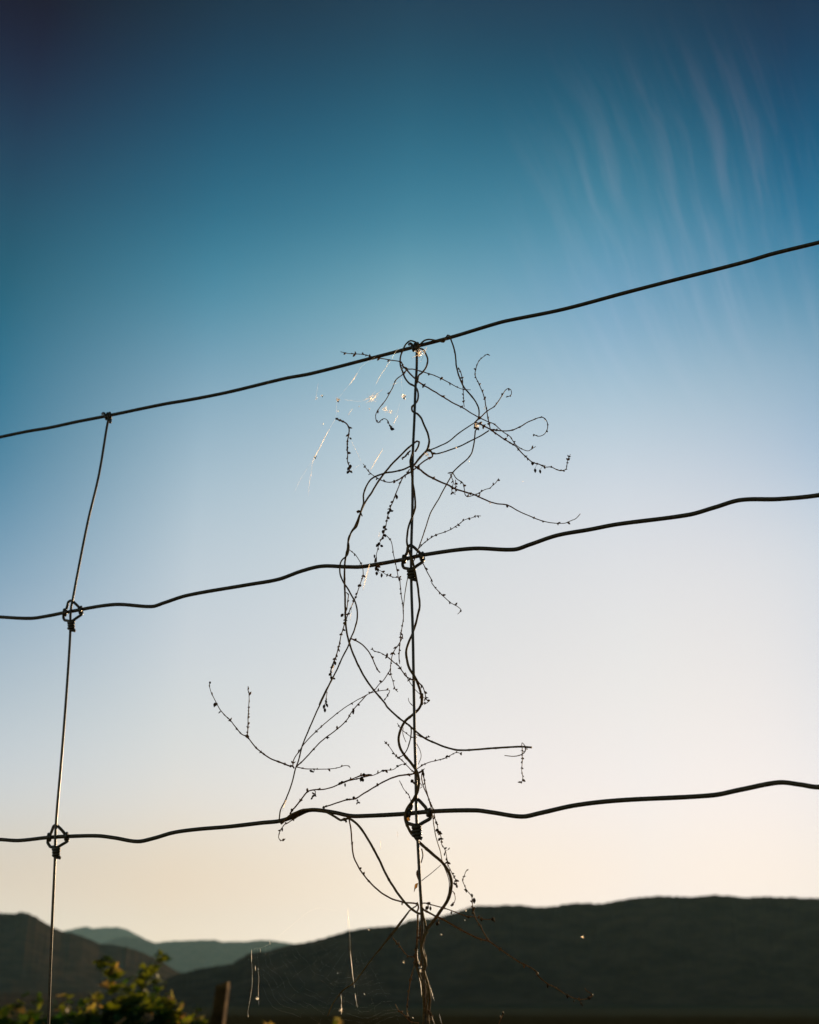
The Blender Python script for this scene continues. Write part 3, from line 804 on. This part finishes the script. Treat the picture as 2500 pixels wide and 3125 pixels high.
path(v2, "G 1408,735 1480,742 1540,735 1580,710 1594,680 1585,655", 0.9, 1.5, (56, 40), kind="twig")
path(v2, "G 1563,660 1565,770 1560,870 1570,930 1555,982", 1.0, 0.6, (44, 44), kind="twig", buds=15)

# --- vine 3: the thick stem lying along the lowest wire and dropping back to the stay's foot
v3 = vine("brown leafless vine wound along the lowest wire, dropping to the foot of the middle stay", 1280, 3060)
path(v3, "H 1400,1260 1370,1258 1290,1200 1220,1120 1150,1020 1080,900 1020,770 960,660 900,560 840,480 790,438 760,425 735,428 712,432 690,440 640,410 570,372 500,350 420,345 350,352 300,372 250,395 215,425 180,460 165,470", 3.2, 3.2, (14, 12), False, ns=10)
path(v3, "I 425,800 440,760 428,720 280,705 H 1230,1158 1140,1130 1060,1085 980,1020 900,930 850,860 805,760 790,660 780,520 765,430", 2.0, 1.8, (14, 12), kind="twig", buds=90, pods=[('H', 865, 862, 9, 7, 130), ('H', 893, 908, 12, 8, 150), ('H', 1228, 1175, 9, 5, 0)])
path(v3, "H 715,420 735,450 745,455", 2.0, 1.2, (14, 14), kind="twig", pods=[('H', 736, 448, 11, 7, 0), ('H', 722, 440, 8, 6, -40)])
path(v3, "H 245,385 262,355 F 1020,1320 1080,1240 1120,1195 1170,1180 1290,1170 1400,1130 1500,1090 1600,1050 1680,1050 G 0,965 90,935 170,910 240,912 310,885 350,865 430,858 480,825 550,800", 1.9, 0.8, (14, 34), kind="twig", buds=44,
     pods=[('F', 1400, 1125, 13, 9, -50), ('F', 1425, 1112, 13, 8, 60), ('F', 1447, 1138, 12, 6, 0), ('F', 1612, 1052, 14, 12, 0), ('F', 1590, 1085, 17, 13, -20), ('F', 1603, 1095, 13, 9, 10), ('G', 345, 868, 13, 8, 80), ('G', 470, 828, 10, 8, 60)])
path(v3, "F 1170,1182 1187,1195 1185,1215 1160,1205 1178,1228 1165,1240 1150,1262", 1.1, 0.8, (20, 24), kind="twig", buds=9, pods=[('F', 1185, 1225, 10, 6, 20), ('F', 1155, 1255, 10, 6, -40)])
path(v3, "H 530,332 560,318 620,300 740,262 820,250 900,200 1000,140 1100,85 1200,50 1310,36 1345,26", 1.6, 2.0, (14, 14), kind="twig", buds=70,
     pods=[('H', 748, 258, 12, 8, 70), ('H', 805, 246, 12, 10, 0), ('H', 838, 268, 9, 5, 20), ('H', 850, 285, 10, 6, 60), ('H', 833, 292, 8, 5, -30), ('H', 542, 330, 12, 7, 20)])
path(v3, "I 478,760 500,785 540,805 620,850 700,885 850,970 1000,1050 1110,1095 1180,1110 1250,1160 1380,1250 1500,1330 1620,1390 1700,1450 L 235,640 290,690 340,715 400,755 460,775 510,770 530,750 500,730 492,715", 2.3, 1.0, (14, 90), kind="twig", buds=56,
     pods=[('L', 400, 758, 15, 10, 0), ('L', 513, 768, 13, 11, 20), ('L', 528, 752, 10, 8, 60), ('L', 474, 800, 17, 6, 30), ('L', 295, 705, 13, 8, -10), ('L', 434, 785, 7, 5, 0)])
path(v3, "I 1182,1110 1130,1030 1090,950 1040,870 1015,790 1005,700 1000,640 950,580 910,490 903,460 920,430 935,380 965,353", 1.5, 0.7, (52, 60), kind="twig", buds=22,
     pods=[('I', 1003, 632, 13, 7, 10), ('I', 1025, 685, 18, 11, 0), ('I', 942, 582, 12, 6, 0), ('I', 1012, 788, 12, 6, 0), ('I', 920, 430, 10, 5, 100)])
path(v3, "I 480,712 520,712 560,725 640,745 730,770 800,795 880,825 960,850 1070,860 1130,880 1200,885 1232,882", 1.5, 0.8, (14, 60), kind="twig", buds=30,
     pods=[('I', 545, 712, 14, 9, 90), ('I', 530, 762, 15, 12, -50), ('I', 565, 768, 13, 8, 0), ('I', 785, 812, 12, 6, -10), ('I', 965, 858, 9, 6, 0), ('I', 1100, 888, 10, 7, 0), ('I', 1222, 880, 13, 12, 0), ('I', 1235, 895, 11, 7, 30)])
path(v3, "I 648,855 655,890 640,925", 1.0, 0.8, (26, 26), kind="twig", pods=[('I', 637, 926, 14, 13, -30)])
path(v3, "I 440,720 420,738 360,780 280,870 180,1000 80,1130 0,1240 K 1725,410 1620,560 1500,700 1380,860 1340,915 1260,970 1190,1060 1150,1150", 1.9, 1.7, (14, 70), kind="stem")
path(v3, "I 430,830 432,930 428,1050 415,1180 405,1290 388,1390 360,1500 340,1620 325,1750 318,1850 345,1945", 1.8, 0.9, (16, 60), kind="twig", buds=24,
     pods=[('I', 415, 1195, 10, 7, 0), ('I', 395, 1265, 12, 7, 0), ('I', 325, 1800, 9, 5, 0), ('I', 345, 1925, 14, 8, 30)])
path(v3, "I 396,1282 320,1262 270,1205 240,1158 200,1120 165,1068", 1.1, 0.6, (18, 50), kind="twig", buds=17)
path(v3, "I 440,1975 360,1960 290,1890 230,1840 195,1775", 1.2, 0.7, (20, 60), kind="twig", buds=20)
path(v3, "I 1285,1990 1300,1940 1318,1915 1330,1865", 1.0, 0.8, (30, 30), kind="twig", buds=13, pods=[('I', 1330, 1870, 12, 7, 180)])
path(v3, "I 540,1830 560,1870 580,1900 560,1940", 1.2, 1.0, (24, 40), kind="twig", buds=9, pods=[('I', 555, 1858, 14, 6, 40), ('I', 568, 1890, 12, 6, 10)])
# a curled dry leaf on the stay
def dry_leaf(parent, z, pts_, off, mat):
    q = px(z + " " + pts_)
    mb = MB()
    c = [sum(a[i] for a in q) / len(q) for i in (0, 1)]
    mb.v.append(on_fence(c[0], c[1], off + 3.0)[0])
    for (x, y) in q: mb.v.append(on_fence(x, y, off + random.uniform(-1, 1))[0])
    n = len(q)
    for i in range(n): mb.f.append((0, 1 + i, 1 + (i + 1) % n))
    return mb.build("dry_leaf", mat, parent)
dry_leaf(v3, "I", "438,500 432,518 428,545 408,562 398,585 390,602 394,570 398,530 405,510 420,502", 12, M_DRYLEAF)
dry_leaf(v3, "U", "330,1330 350,1390 400,1400 420,1370 405,1330 380,1300", 8, M_DRYLEAF)
path(v3, "C 1160,215 1135,240 1110,270 1085,280 1090,295", 1.9, 1.6, (20, 20), kind="twig", buds=10)

# --- the snapped twig hanging in the web on the left
tp = on_fence(1060, 1330)[0]
hang = empty("hanging_twig", tuple(tp))
props(hang, "small snapped dry twig with seed husks hanging in the spider web, left of the vine", "twig")
path(hang, "A 215,855 250,870 300,890 330,930 332,980 318,1050 315,1120 320,1170 320,1230 335,1280 335,1325", 1.8, 1.1, (14, 14), kind="twig", buds=18,
     pods=[('A', 225, 855, 12, 8, 90), ('A', 345, 1030, 11, 7, 40), ('A', 318, 1110, 10, 7, 0), ('A', 345, 1275, 15, 9, 10), ('A', 325, 1295, 12, 8, -30), ('A', 322, 1325, 12, 9, -40), ('A', 350, 1322, 12, 8, 40)])

# ------------------------------------------------------------------ spider webs
def web(label, segs, base_off, loc, extra=None):
    e = empty("spider_web", tuple(on_fence(*loc)[0]))
    props(e, label, "spider web", "spider webs strung between the dry vines")
    for (s_, r, off) in segs:
        q = px(s_)
        c = catmull(q, 6)
        P = [on_fence(x, y, base_off + off + 0.02 * i)[0] for i, (x, y) in enumerate(c)]
        n = len(P)
        k = on_fence(*c[0])[1]
        rad = [max(0.05, (0.74 if loc[1] < 2000 else 0.6) * r * (0.25 + 0.75 * math.sin(math.pi * (i + 0.5) / n)) * (1 + 0.5 * noise.noise(Vector((i * 0.7, q[0][0], 0))))) * k for i in range(n)]
        mb = MB(); mb.tube(P, rad, 5)
        mb.build("silk_thread", M_SILK, e)
    return e
w1 = web("torn web of pale glinting threads left of the vine's top, under the top wire", [
    ("A 697,345 660,400 600,490 565,560", 0.75, 0), ("A 408,452 375,505 340,562", 0.9, 0), ("A 160,945 120,1020 75,1110 30,1195 5,1265", 1.25, 0), ("A 632,1118 590,1185 550,1255 513,1318", 1.25, 0),
    ("A 1020,232 960,280 875,330", 0.9, 4), ("A 1015,235 985,300 960,360", 0.8, 4), ("A 625,600 560,650 470,695", 0.7, 0), ("A 600,640 540,680 480,720", 0.7, 0), ("A 580,630 545,690 500,712", 0.7, 2), ("A 560,620 520,660 450,700", 0.5, 2),
    ("A 360,768 340,800 325,825", 0.8, 0), ("A 765,825 740,865 720,905", 0.9, 0), ("A 350,1050 380,1110 410,1170 440,1240", 0.5, 0), ("A 60,540 50,620 40,690", 0.4, 0), ("A 290,690 340,695 390,700 440,705", 0.35, 0),
    ("C 300,300 290,400 275,480 262,610", 0.55, 0), ("C 808,1195 785,1280 765,1360 745,1438", 0.9, 4), ("E 662,190 640,260 615,350 597,440", 1.0, 4), ("E 503,550 495,620 488,700", 1.0, 4), ("C 890,925 880,980", 0.8, 4),
    ("A 700,560 775,535", 0.4, 0), ("A 215,855 160,945", 0.3, 0), ("A 335,1325 440,1250", 0.25, 0), ("A 440,1250 460,1245", 0.3, 0), ("A 697,345 760,250 860,215", 0.2, 0), ("A 408,452 440,400 560,315", 0.2, 0), ("A 228,690 330,560 408,452", 0.2, 0),
    ("A 215,850 228,700", 0.25, 0), ("A 30,1195 -60,1330 -150,1500", 0.2, 0), ("A 805,640 790,520 790,400", 0.2, 0), ("A 790,690 720,905", 0.2, 0), ("F 1345,90 1335,150", 1.2, 8), ("F 935,1265 920,1310 900,1350", 1.0, 8), ("H 210,260 190,320 180,360", 0.9, 8),
    ("B 1050,870 1040,880", 0.7, 0), ("A 1525,745 1518,780", 1.1, 4)], 8.0, (1150, 1250))
def tuft(parent, z, x, y, size, n, seed, bug=0, off=10.0):
    """a tuft of tangled silk, in places with a dark husk caught in it"""
    rnd = random.Random(seed)
    q = (Z[z][0] + x / Z[z][2], Z[z][1] + y / Z[z][2])
    c0, k = on_fence(q[0], q[1], off)
    mb = MB()
    for i in range(n):
        d = Vector((rnd.gauss(0, 1), rnd.gauss(0, 1), rnd.gauss(0, 1))).normalized() * size * k * rnd.uniform(0.4, 1.0)
        s0 = c0 + Vector((rnd.gauss(0, 1), rnd.gauss(0, 1), rnd.gauss(0, 1))) * size * k * 0.25
        mb.tube([s0 - d * 0.5, s0 + Vector((rnd.gauss(0, 1), rnd.gauss(0, 1), rnd.gauss(0, 1))) * size * k * 0.12, s0 + d * 0.5], 0.32 * k, 4)
    mb.build("silk_tuft", M_SILK, parent)
    if bug:
        pm = MB(); add_pod(pm, c0 + Vector((0, 0, -0.2 * size * k)), Vector((0.3, 0, -1)), bug * k, bug * 0.32 * k)
        add_pod(pm, c0 + Vector((0.2 * bug * k, 0, -0.05 * size * k)), Vector((0.9, 0, 0.2)), bug * 0.7 * k, bug * 0.22 * k)
        pm.build("trapped_husk", M_POD, parent)
tuft(w1, 'A', 232, 688, 9, 26, 1, 9)
tuft(w1, 'A', 810, 660, 11, 34, 2, 9)
tuft(w1, 'A', 95, 655, 5, 12, 3, 5)
tuft(w1, 'A', 32, 1190, 6, 16, 4, 7)
tuft(w1, 'A', 652, 770, 11, 22, 5)
tuft(w1, 'A', 700, 795, 9, 16, 6)
tuft(w1, 'A', 510, 770, 5, 10, 7)
tuft(w1, 'A', 45, 680, 5, 8, 8)
tuft(w1, 'A', 235, 790, 4, 7, 9)
tuft(w1, 'A', 420, 745, 4, 6, 10)
tuft(w1, 'A', 108, 898, 5, 7, 21)
tuft(w1, 'A', 952, 275, 14, 44, 11, 0)
tuft(w1, 'A', 945, 300, 9, 24, 12, 6)
tuft(w1, 'A', 1455, 910, 11, 34, 13, 0, 14)
tuft(w1, 'A', 1015, 1172, 10, 30, 14, 0, 12)
tuft(w1, 'D', 555, 190, 5, 8, 15)
tuft(w1, 'D', 665, 308, 4, 8, 16)
tuft(w1, 'D', 848, 675, 5, 8, 17)
tuft(w1, 'D', 1138, 488, 3, 5, 18)
tuft(w1, 'A', 540, 675, 24, 14, 19)
tuft(w1, 'A', 1150, 1160, 3, 5, 20)

w2 = web("faint round web hanging before the dark hillside, lower left of the middle stay", [
    ("V 1415,320 1422,380 1428,440 1436,510 1441,570 1450,640 1458,690", 1.25, 0), ("V 1458,690 1466,750", 0.6, 0), ("V 1472,810 1478,860 1486,905", 1.0, 0), ("V 1486,905 1498,975", 0.5, 0), ("V 1305,820 1312,880 1314,930", 0.8, 0), ("V 1312,930 1312,990 1310,1055", 1.3, 0),
    ("V 262,300 260,350 262,400 260,440", 0.8, 0), ("V 304,488 306,515 309,545", 0.9, 0), ("V 337,515 338,538", 0.8, 0), ("V 262,440 268,560 266,720 240,900 220,1000 220,1090", 0.35, 0), ("V 338,540 346,640 340,760 344,870 346,960", 0.35, 0), ("V 363,290 362,330", 0.5, 0), ("V 472,200 478,240", 0.6, 0),
    ("K 1290,395 1296,470 1297,540", 0.8, 0), ("V 220,1050 222,1090", 0.8, 0), ("H 1038,620 1040,700", 0.9, 0), ("H 1188,540 1190,590", 0.7, 0), ("H 755,1240 757,1345", 0.7, 0), ("V 262,300 440,250 700,40 1000,-180 1290,-150", 0.16, 0),
    ("V 1415,320 1405,0 1380,-160", 0.2, 0), ("Q 735,1370 780,1500 835,1690", 0.7, 14), ("Q 785,2000 835,2156", 0.6, 14), ("Q 530,1220 555,1320 570,1440 578,1600", 1.2, 12), ("Q 930,1950 985,2156", 0.4, 14), ("Q 500,640 495,800 540,960", 0.9, 14)], 6.0, (1000, 2950))
tuft(w2, 'V', 328, 875, 7, 20, 31)
tuft(w2, 'V', 1308, 1010, 8, 18, 32)
tuft(w2, 'V', 1268, 573, 3, 5, 33)
tuft(w2, 'V', 1582, 822, 3, 6, 34)
tuft(w2, 'I', 680, 1040, 5, 14, 35)
tuft(w2, 'I', 280, 1333, 4, 10, 36)
tuft(w2, 'I', 940, 793, 4, 8, 37)
tuft(w2, 'I', 928, 892, 3, 7, 38)
tuft(w2, 'I', 458, 1385, 8, 10, 39, 0, 14)
tuft(w2, 'I', 461, 1425, 8, 12, 40, 0, 14)
tuft(w2, 'I', 448, 1340, 6, 6, 44, 0, 14)
tuft(w2, 'L', 478, 447, 7, 16, 41)
tuft(w2, 'V', 1632, 68, 4, 7, 42)
tuft(w2, 'I', 380, 1915, 3, 5, 43)
def orb(parent):
    cx, cy = 1085, 2850
    mb = MB()
    k = on_fence(cx, cy)[1]
    for j in range(18):
        r_ = 84 + j * 13.0
        P = []
        for i in range(30):
            a = R(62 + 140 * i / 29)
            sag = 1 + 0.03 * math.sin(a * 14) + 0.05 * noise.noise(Vector((j * 0.3, a * 3, 1)))
            x = cx + r_ * 1.12 * sag * math.cos(a); y = cy + r_ * sag * math.sin(a)
            if y < 2850 or x > 1240 or noise.noise(Vector((j * 0.8, i * 0.35, 7))) > 0.12:
                if len(P) > 3: mb.tube(P, 0.018 * k, 3)
                P = []
                continue
            P.append(on_fence(x, y, 6.0)[0])
        if len(P) > 3: mb.tube(P, 0.018 * k, 3)
    for i in range(13):
        a = R(66 + 132 * i / 12)
        mb.tube([on_fence(cx + 60 * math.cos(a), cy + 60 * math.sin(a), 6)[0], on_fence(cx + 345 * math.cos(a), cy + 310 * math.sin(a), 6)[0]], 0.012 * k, 3)
    mb.build("spiral_threads", M_SILK, parent)
orb(w2)

# ------------------------------------------------------------------ vineyard row behind the fence
def post():
    Y = 7.7
    tl, tr = at_y(658, 3001, Y), at_y(704, 3003, Y)
    w = (tr - tl).length
    c = (tl + tr) * 0.5
    g_ = gz(c.x, Y)
    lean = Vector((-0.075, 0.01, 0))
    o = empty("wooden_post", (c.x + lean.x * (c.z - g_), Y, g_))
    props(o, "squared timber vineyard post leaning slightly right beside the grapevines", "post")
    mb = MB()
    r = w / 2
    H = c.z - g_
    prof = [(-0.25, 1.02), (0.0, 1.0), (0.5, 0.99), (1.0, 0.98), (H - 0.02, 0.97), (H, 0.90)]
    base = 0
    cross = [(-1, -0.8), (-0.8, -1), (0.8, -1), (1, -0.8), (1, 0.8), (0.8, 1), (-0.8, 1), (-1, 0.8)]
    for (h, s_) in prof:
        t = h / H
        cc = Vector((c.x + lean.x * H * (1 - t), Y + 0.02 * (1 - t), g_ + h))
        for (a, b) in cross:
            ca, sa = math.cos(-0.16), math.sin(-0.16)
            x = (a * ca - b * sa) * r * s_ * 0.82; y = (a * sa + b * ca) * r * s_ * 0.82
            zz = 0.0
            if h == prof[-1][0]: zz = 0.010 * a
            mb.v.append(cc + Vector((x, y, zz)))
    n = 8
    for i in range(len(prof) - 1):
        for k in range(n):
            mb.f.append((i * n + k, i * n + (k + 1) % n, (i + 1) * n + (k + 1) % n, (i + 1) * n + k))
    mb.f.append(tuple(range((len(prof) - 1) * n, len(prof) * n)))
    mb.build("post_shaft", M_POST, o, smooth=False)
    mb = MB()                                    # the staple-held trellis wire end
    p0 = Vector((c.x + lean.x * 0.45, Y - 0.07, g_ + H - 0.42))
    mb.tube([p0 + Vector((-0.012, 0.05, 0)), p0 + Vector((-0.012, -0.0, 0)), p0 + Vector((0.012, 0.0, 0)), p0 + Vector((0.012, 0.05, 0))], 0.002, 6)
    mb.build("staple", M_WIRE, o)
post()

LEAF_OUT = [(0.0, -0.05), (0.16, -0.16), (0.42, -0.10), (0.40, 0.14), (0.60, 0.34), (0.34, 0.46), (0.32, 0.66), (0.13, 0.66), (0.0, 1.0), (-0.13, 0.66), (-0.32, 0.66), (-0.34, 0.46), (-0.60, 0.34), (-0.40, 0.14), (-0.42, -0.10), (-0.16, -0.16)]
def leaf(mb, p, d, up, size, col, rnd):
    d = d.normalized()
    s_ = d.cross(up)
    if s_.length < 1e-3: s_ = d.orthogonal()
    s_.normalize(); u_ = s_.cross(d).normalized()
    b = len(mb.v)
    mb.v.append(p + d * 0.30 * size - u_ * 0.05 * size); mb.c.append(col)
    cup = rnd.uniform(0.05, 0.32)
    for (x, y) in LEAF_OUT:
        rr = math.hypot(x, y - 0.3)
        mb.v.append(p + (s_ * x + d * y) * size + u_ * (cup * rr * rr + rnd.uniform(-0.04, 0.04)) * size)
        j = rnd.uniform(0.85, 1.15)
        mb.c.append((col[0] * j, col[1] * j, col[2] * j))
    n = len(LEAF_OUT)
    for i in range(n): mb.f.append((b, b + 1 + i, b + 1 + (i + 1) % n))
def leaf_col(rnd, warm, fresh=0.22):
    t = rnd.random()
    if t < warm: return (rnd.uniform(0.28, 0.42), rnd.uniform(0.20, 0.28), rnd.uniform(0.08, 0.13))
    if t < warm + fresh: return (0.11, 0.125, 0.012)
    return (rnd.uniform(0.018, 0.040), rnd.uniform(0.042, 0.078), rnd.uniform(0.005, 0.010))
TOPS = [(-260, 3070), (-120, 3085), (0, 3078), (40, 3070), (80, 3050), (120, 3090), (150, 3098), (190, 3060), (215, 3065), (240, 3092), (270, 3058), (310, 3066), (340, 3040), (380, 3035), (420, 3040), (460, 3022), (500, 3018),
        (530, 3050), (545, 3090), (580, 3105), (600, 3088), (640, 3122), (700, 3150), (800, 3140), (830, 3155), (1000, 3150), (1040, 3132), (1100, 3160), (1300, 3150), (1500, 3165)]
def top_y(x): return interp([p[0] for p in TOPS], [p[1] for p in TOPS], x) + 26
def grapevine(x0, x1, label, shoots, seed, Y=7.5, n_leaves=650):
    rnd = random.Random(seed)
    xc = (x0 + x1) / 2
    base = at_y(xc, 3100, Y)
    g_ = gz(base.x, Y)
    e = empty("grapevine", (base.x, Y, g_))
    props(e, label, "grapevine", "grapevines in the row beyond the fence")
    tm = MB()
    P = [Vector((base.x, Y, g_ - 0.1)), Vector((base.x + 0.02, Y + 0.01, g_ + 0.25)), Vector((base.x - 0.02, Y, g_ + 0.5)), Vector((base.x + 0.01, Y, g_ + 0.75))]
    P = [Vector(p) for p in catmull([tuple(p) for p in P], 0.06)]
    tm.tube(P, [0.036 * (1 + 0.2 * noise.noise(p * 12)) * (1 - 0.25 * i / len(P)) for i, p in enumerate(P)], 10)
    wl_ = at_y(x0, 3100, Y).x; wr_ = at_y(x1, 3100, Y).x
    for xe in (wl_, wr_):
        q = [P[-1] - Vector((0, 0, 0.03)), P[-1] + Vector(((xe - base.x) * 0.4, 0.01, 0.05)), P[-1] + Vector(((xe - base.x) * 0.95, 0, 0.04))]
        q = [Vector(p) for p in catmull([tuple(p) for p in q], 0.06)]
        tm.tube(q, [0.020 * (1 - 0.4 * i / len(q)) for i in range(len(q))], 8)
    tm.build("trunk", M_TRUNK, e)
    cm = MB(); lm = MB()
    # shoots that stand up out of the canopy
    for (s_, size, warm) in shoots:
        q = px(s_)
        W = [at_y(a, b, Y + rnd.uniform(-0.05, 0.05)) for (a, b) in q]
        W = [Vector((W[0].x, Y, P[-1].z))] + W
        c = [Vector(p) for p in catmull([tuple(p) for p in W], 0.03)]
        cm.tube(c, [0.0035 * (1 - 0.6 * i / len(c)) for i in range(len(c))], 6)
        zl = W[1].z - 0.06
        for i, p in enumerate(c):
            if p.z < zl: continue
            t = i / len(c)
            for _ in range(2 if rnd.random() < 0.75 else 1):
                d = Vector((rnd.uniform(-1, 1), rnd.uniform(-0.8, 0.8), rnd.uniform(-0.5, 0.6)))
                sz = size * rnd.uniform(0.65, 1.1) * (1.0 - 0.45 * max(0, t - 0.6) / 0.4)
                leaf(lm, p + d.normalized() * 0.012, d, Vector((rnd.uniform(-.6, .6), rnd.uniform(-1, 0.2), 0.9)), sz * 1.12, leaf_col(rnd, warm, 0.5), rnd)
    # canes and the body of the canopy
    for j in range(9):
        xx = rnd.uniform(wl_, wr_)
        pxx = xx / Y * 3593 * 0.93 + 1250
        topz = at_y(pxx, top_y(pxx) + 20, Y).z
        q = [Vector((xx, Y, P[-1].z)), Vector((xx + rnd.uniform(-0.05, 0.05), Y + rnd.uniform(-0.12, 0.12), (P[-1].z + topz) / 2)), Vector((xx + rnd.uniform(-0.08, 0.08), Y + rnd.uniform(-0.15, 0.15), topz))]
        q = [Vector(p) for p in catmull([tuple(p) for p in q], 0.04)]
        cm.tube(q, [0.004 * (1 - 0.6 * i / len(q)) for i in range(len(q))], 6)
    for j in range(n_leaves):
        pxx = rnd.uniform(x0 - 12, x1 + 12)
        yy = Y + rnd.gauss(0, 0.13)
        tz = at_y(pxx, top_y(pxx) + rnd.uniform(0, 18), Y).z
        z = tz - abs(rnd.gauss(0, 1)) * 0.24
        if z < g_ + 0.35: z = g_ + 0.35 + rnd.random() * 0.6
        p = at_y(pxx, 3100, Y); p = Vector((p.x, yy, z))
        d = Vector((rnd.uniform(-1, 1), rnd.uniform(-1, 1), rnd.uniform(-0.9, 0.4)))
        leaf(lm, p, d, Vector((rnd.uniform(-.7, .7), rnd.uniform(-1, 0.4), 0.8)), rnd.uniform(0.06, 0.105), leaf_col(rnd, 0.07), rnd)
    cm.build("canes", M_TRUNK, e)
    lm.build("foliage", M_LEAF, e, smooth=False, attr=True)
    return e
grapevine(-260, -10, "leafy grapevine at the left edge of the picture, reaching out of frame", [], 3, n_leaves=380)
grapevine(-10, 230, "low leafy grapevine either side of the left fence stay, two small shoots on top", [("J 120,1180 150,1120 190,1050", 0.07, 0.0), ("J 500,1200 505,1130 500,1075", 0.075, 0.05), ("J 280,1150 292,1100", 0.05, 0), ("J 60,1260 75,1180 95,1150", 0.075, 0), ("J 440,1230 430,1150", 0.06, 0.1)], 4)
grapevine(230, 430, "leafy grapevine with one tall bent shoot rising highest against the dark hill", [("J 880,1150 870,1060 868,1010 850,960 845,900 820,850 800,815 765,795", 0.092, 0.06), ("J 860,940 800,930", 0.06, 0), ("J 690,1150 690,1090 735,1075", 0.07, 0.3), ("J 620,1230 615,1170 640,1130", 0.07, 0.1), ("J 760,830 730,810", 0.05, 0)], 5)
grapevine(430, 650, "leafy grapevine beside the wooden post, its straight shoot leaning to the right", [("J 1040,1120 1080,1020 1100,960 1130,900 1170,850 1215,790", 0.085, 0.05), ("J 1090,930 1065,885", 0.06, 0), ("J 980,1040 975,960", 0.075, 0), ("J 1260,1100 1240,1030 1225,965", 0.08, 0.4), ("J 1330,1230 1320,1160 1300,1100", 0.075, 0.5), ("J 1480,1280 1500,1230 1475,1180", 0.08, 0.4), ("J 1180,1000 1195,955", 0.06, 0.1)], 6)
grapevine(690, 900, "grapevine right of the wooden post, only the yellow tip of its topmost leaf in view", [("K 735,1240 722,1206", 0.07, 0.6)], 7, n_leaves=330)
grapevine(930, 1160, "low grapevine left of the middle stay, one yellow leaf tip showing at the bottom edge", [("K 1232,1260 1240,1195", 0.08, 0.6)], 8, n_leaves=330)
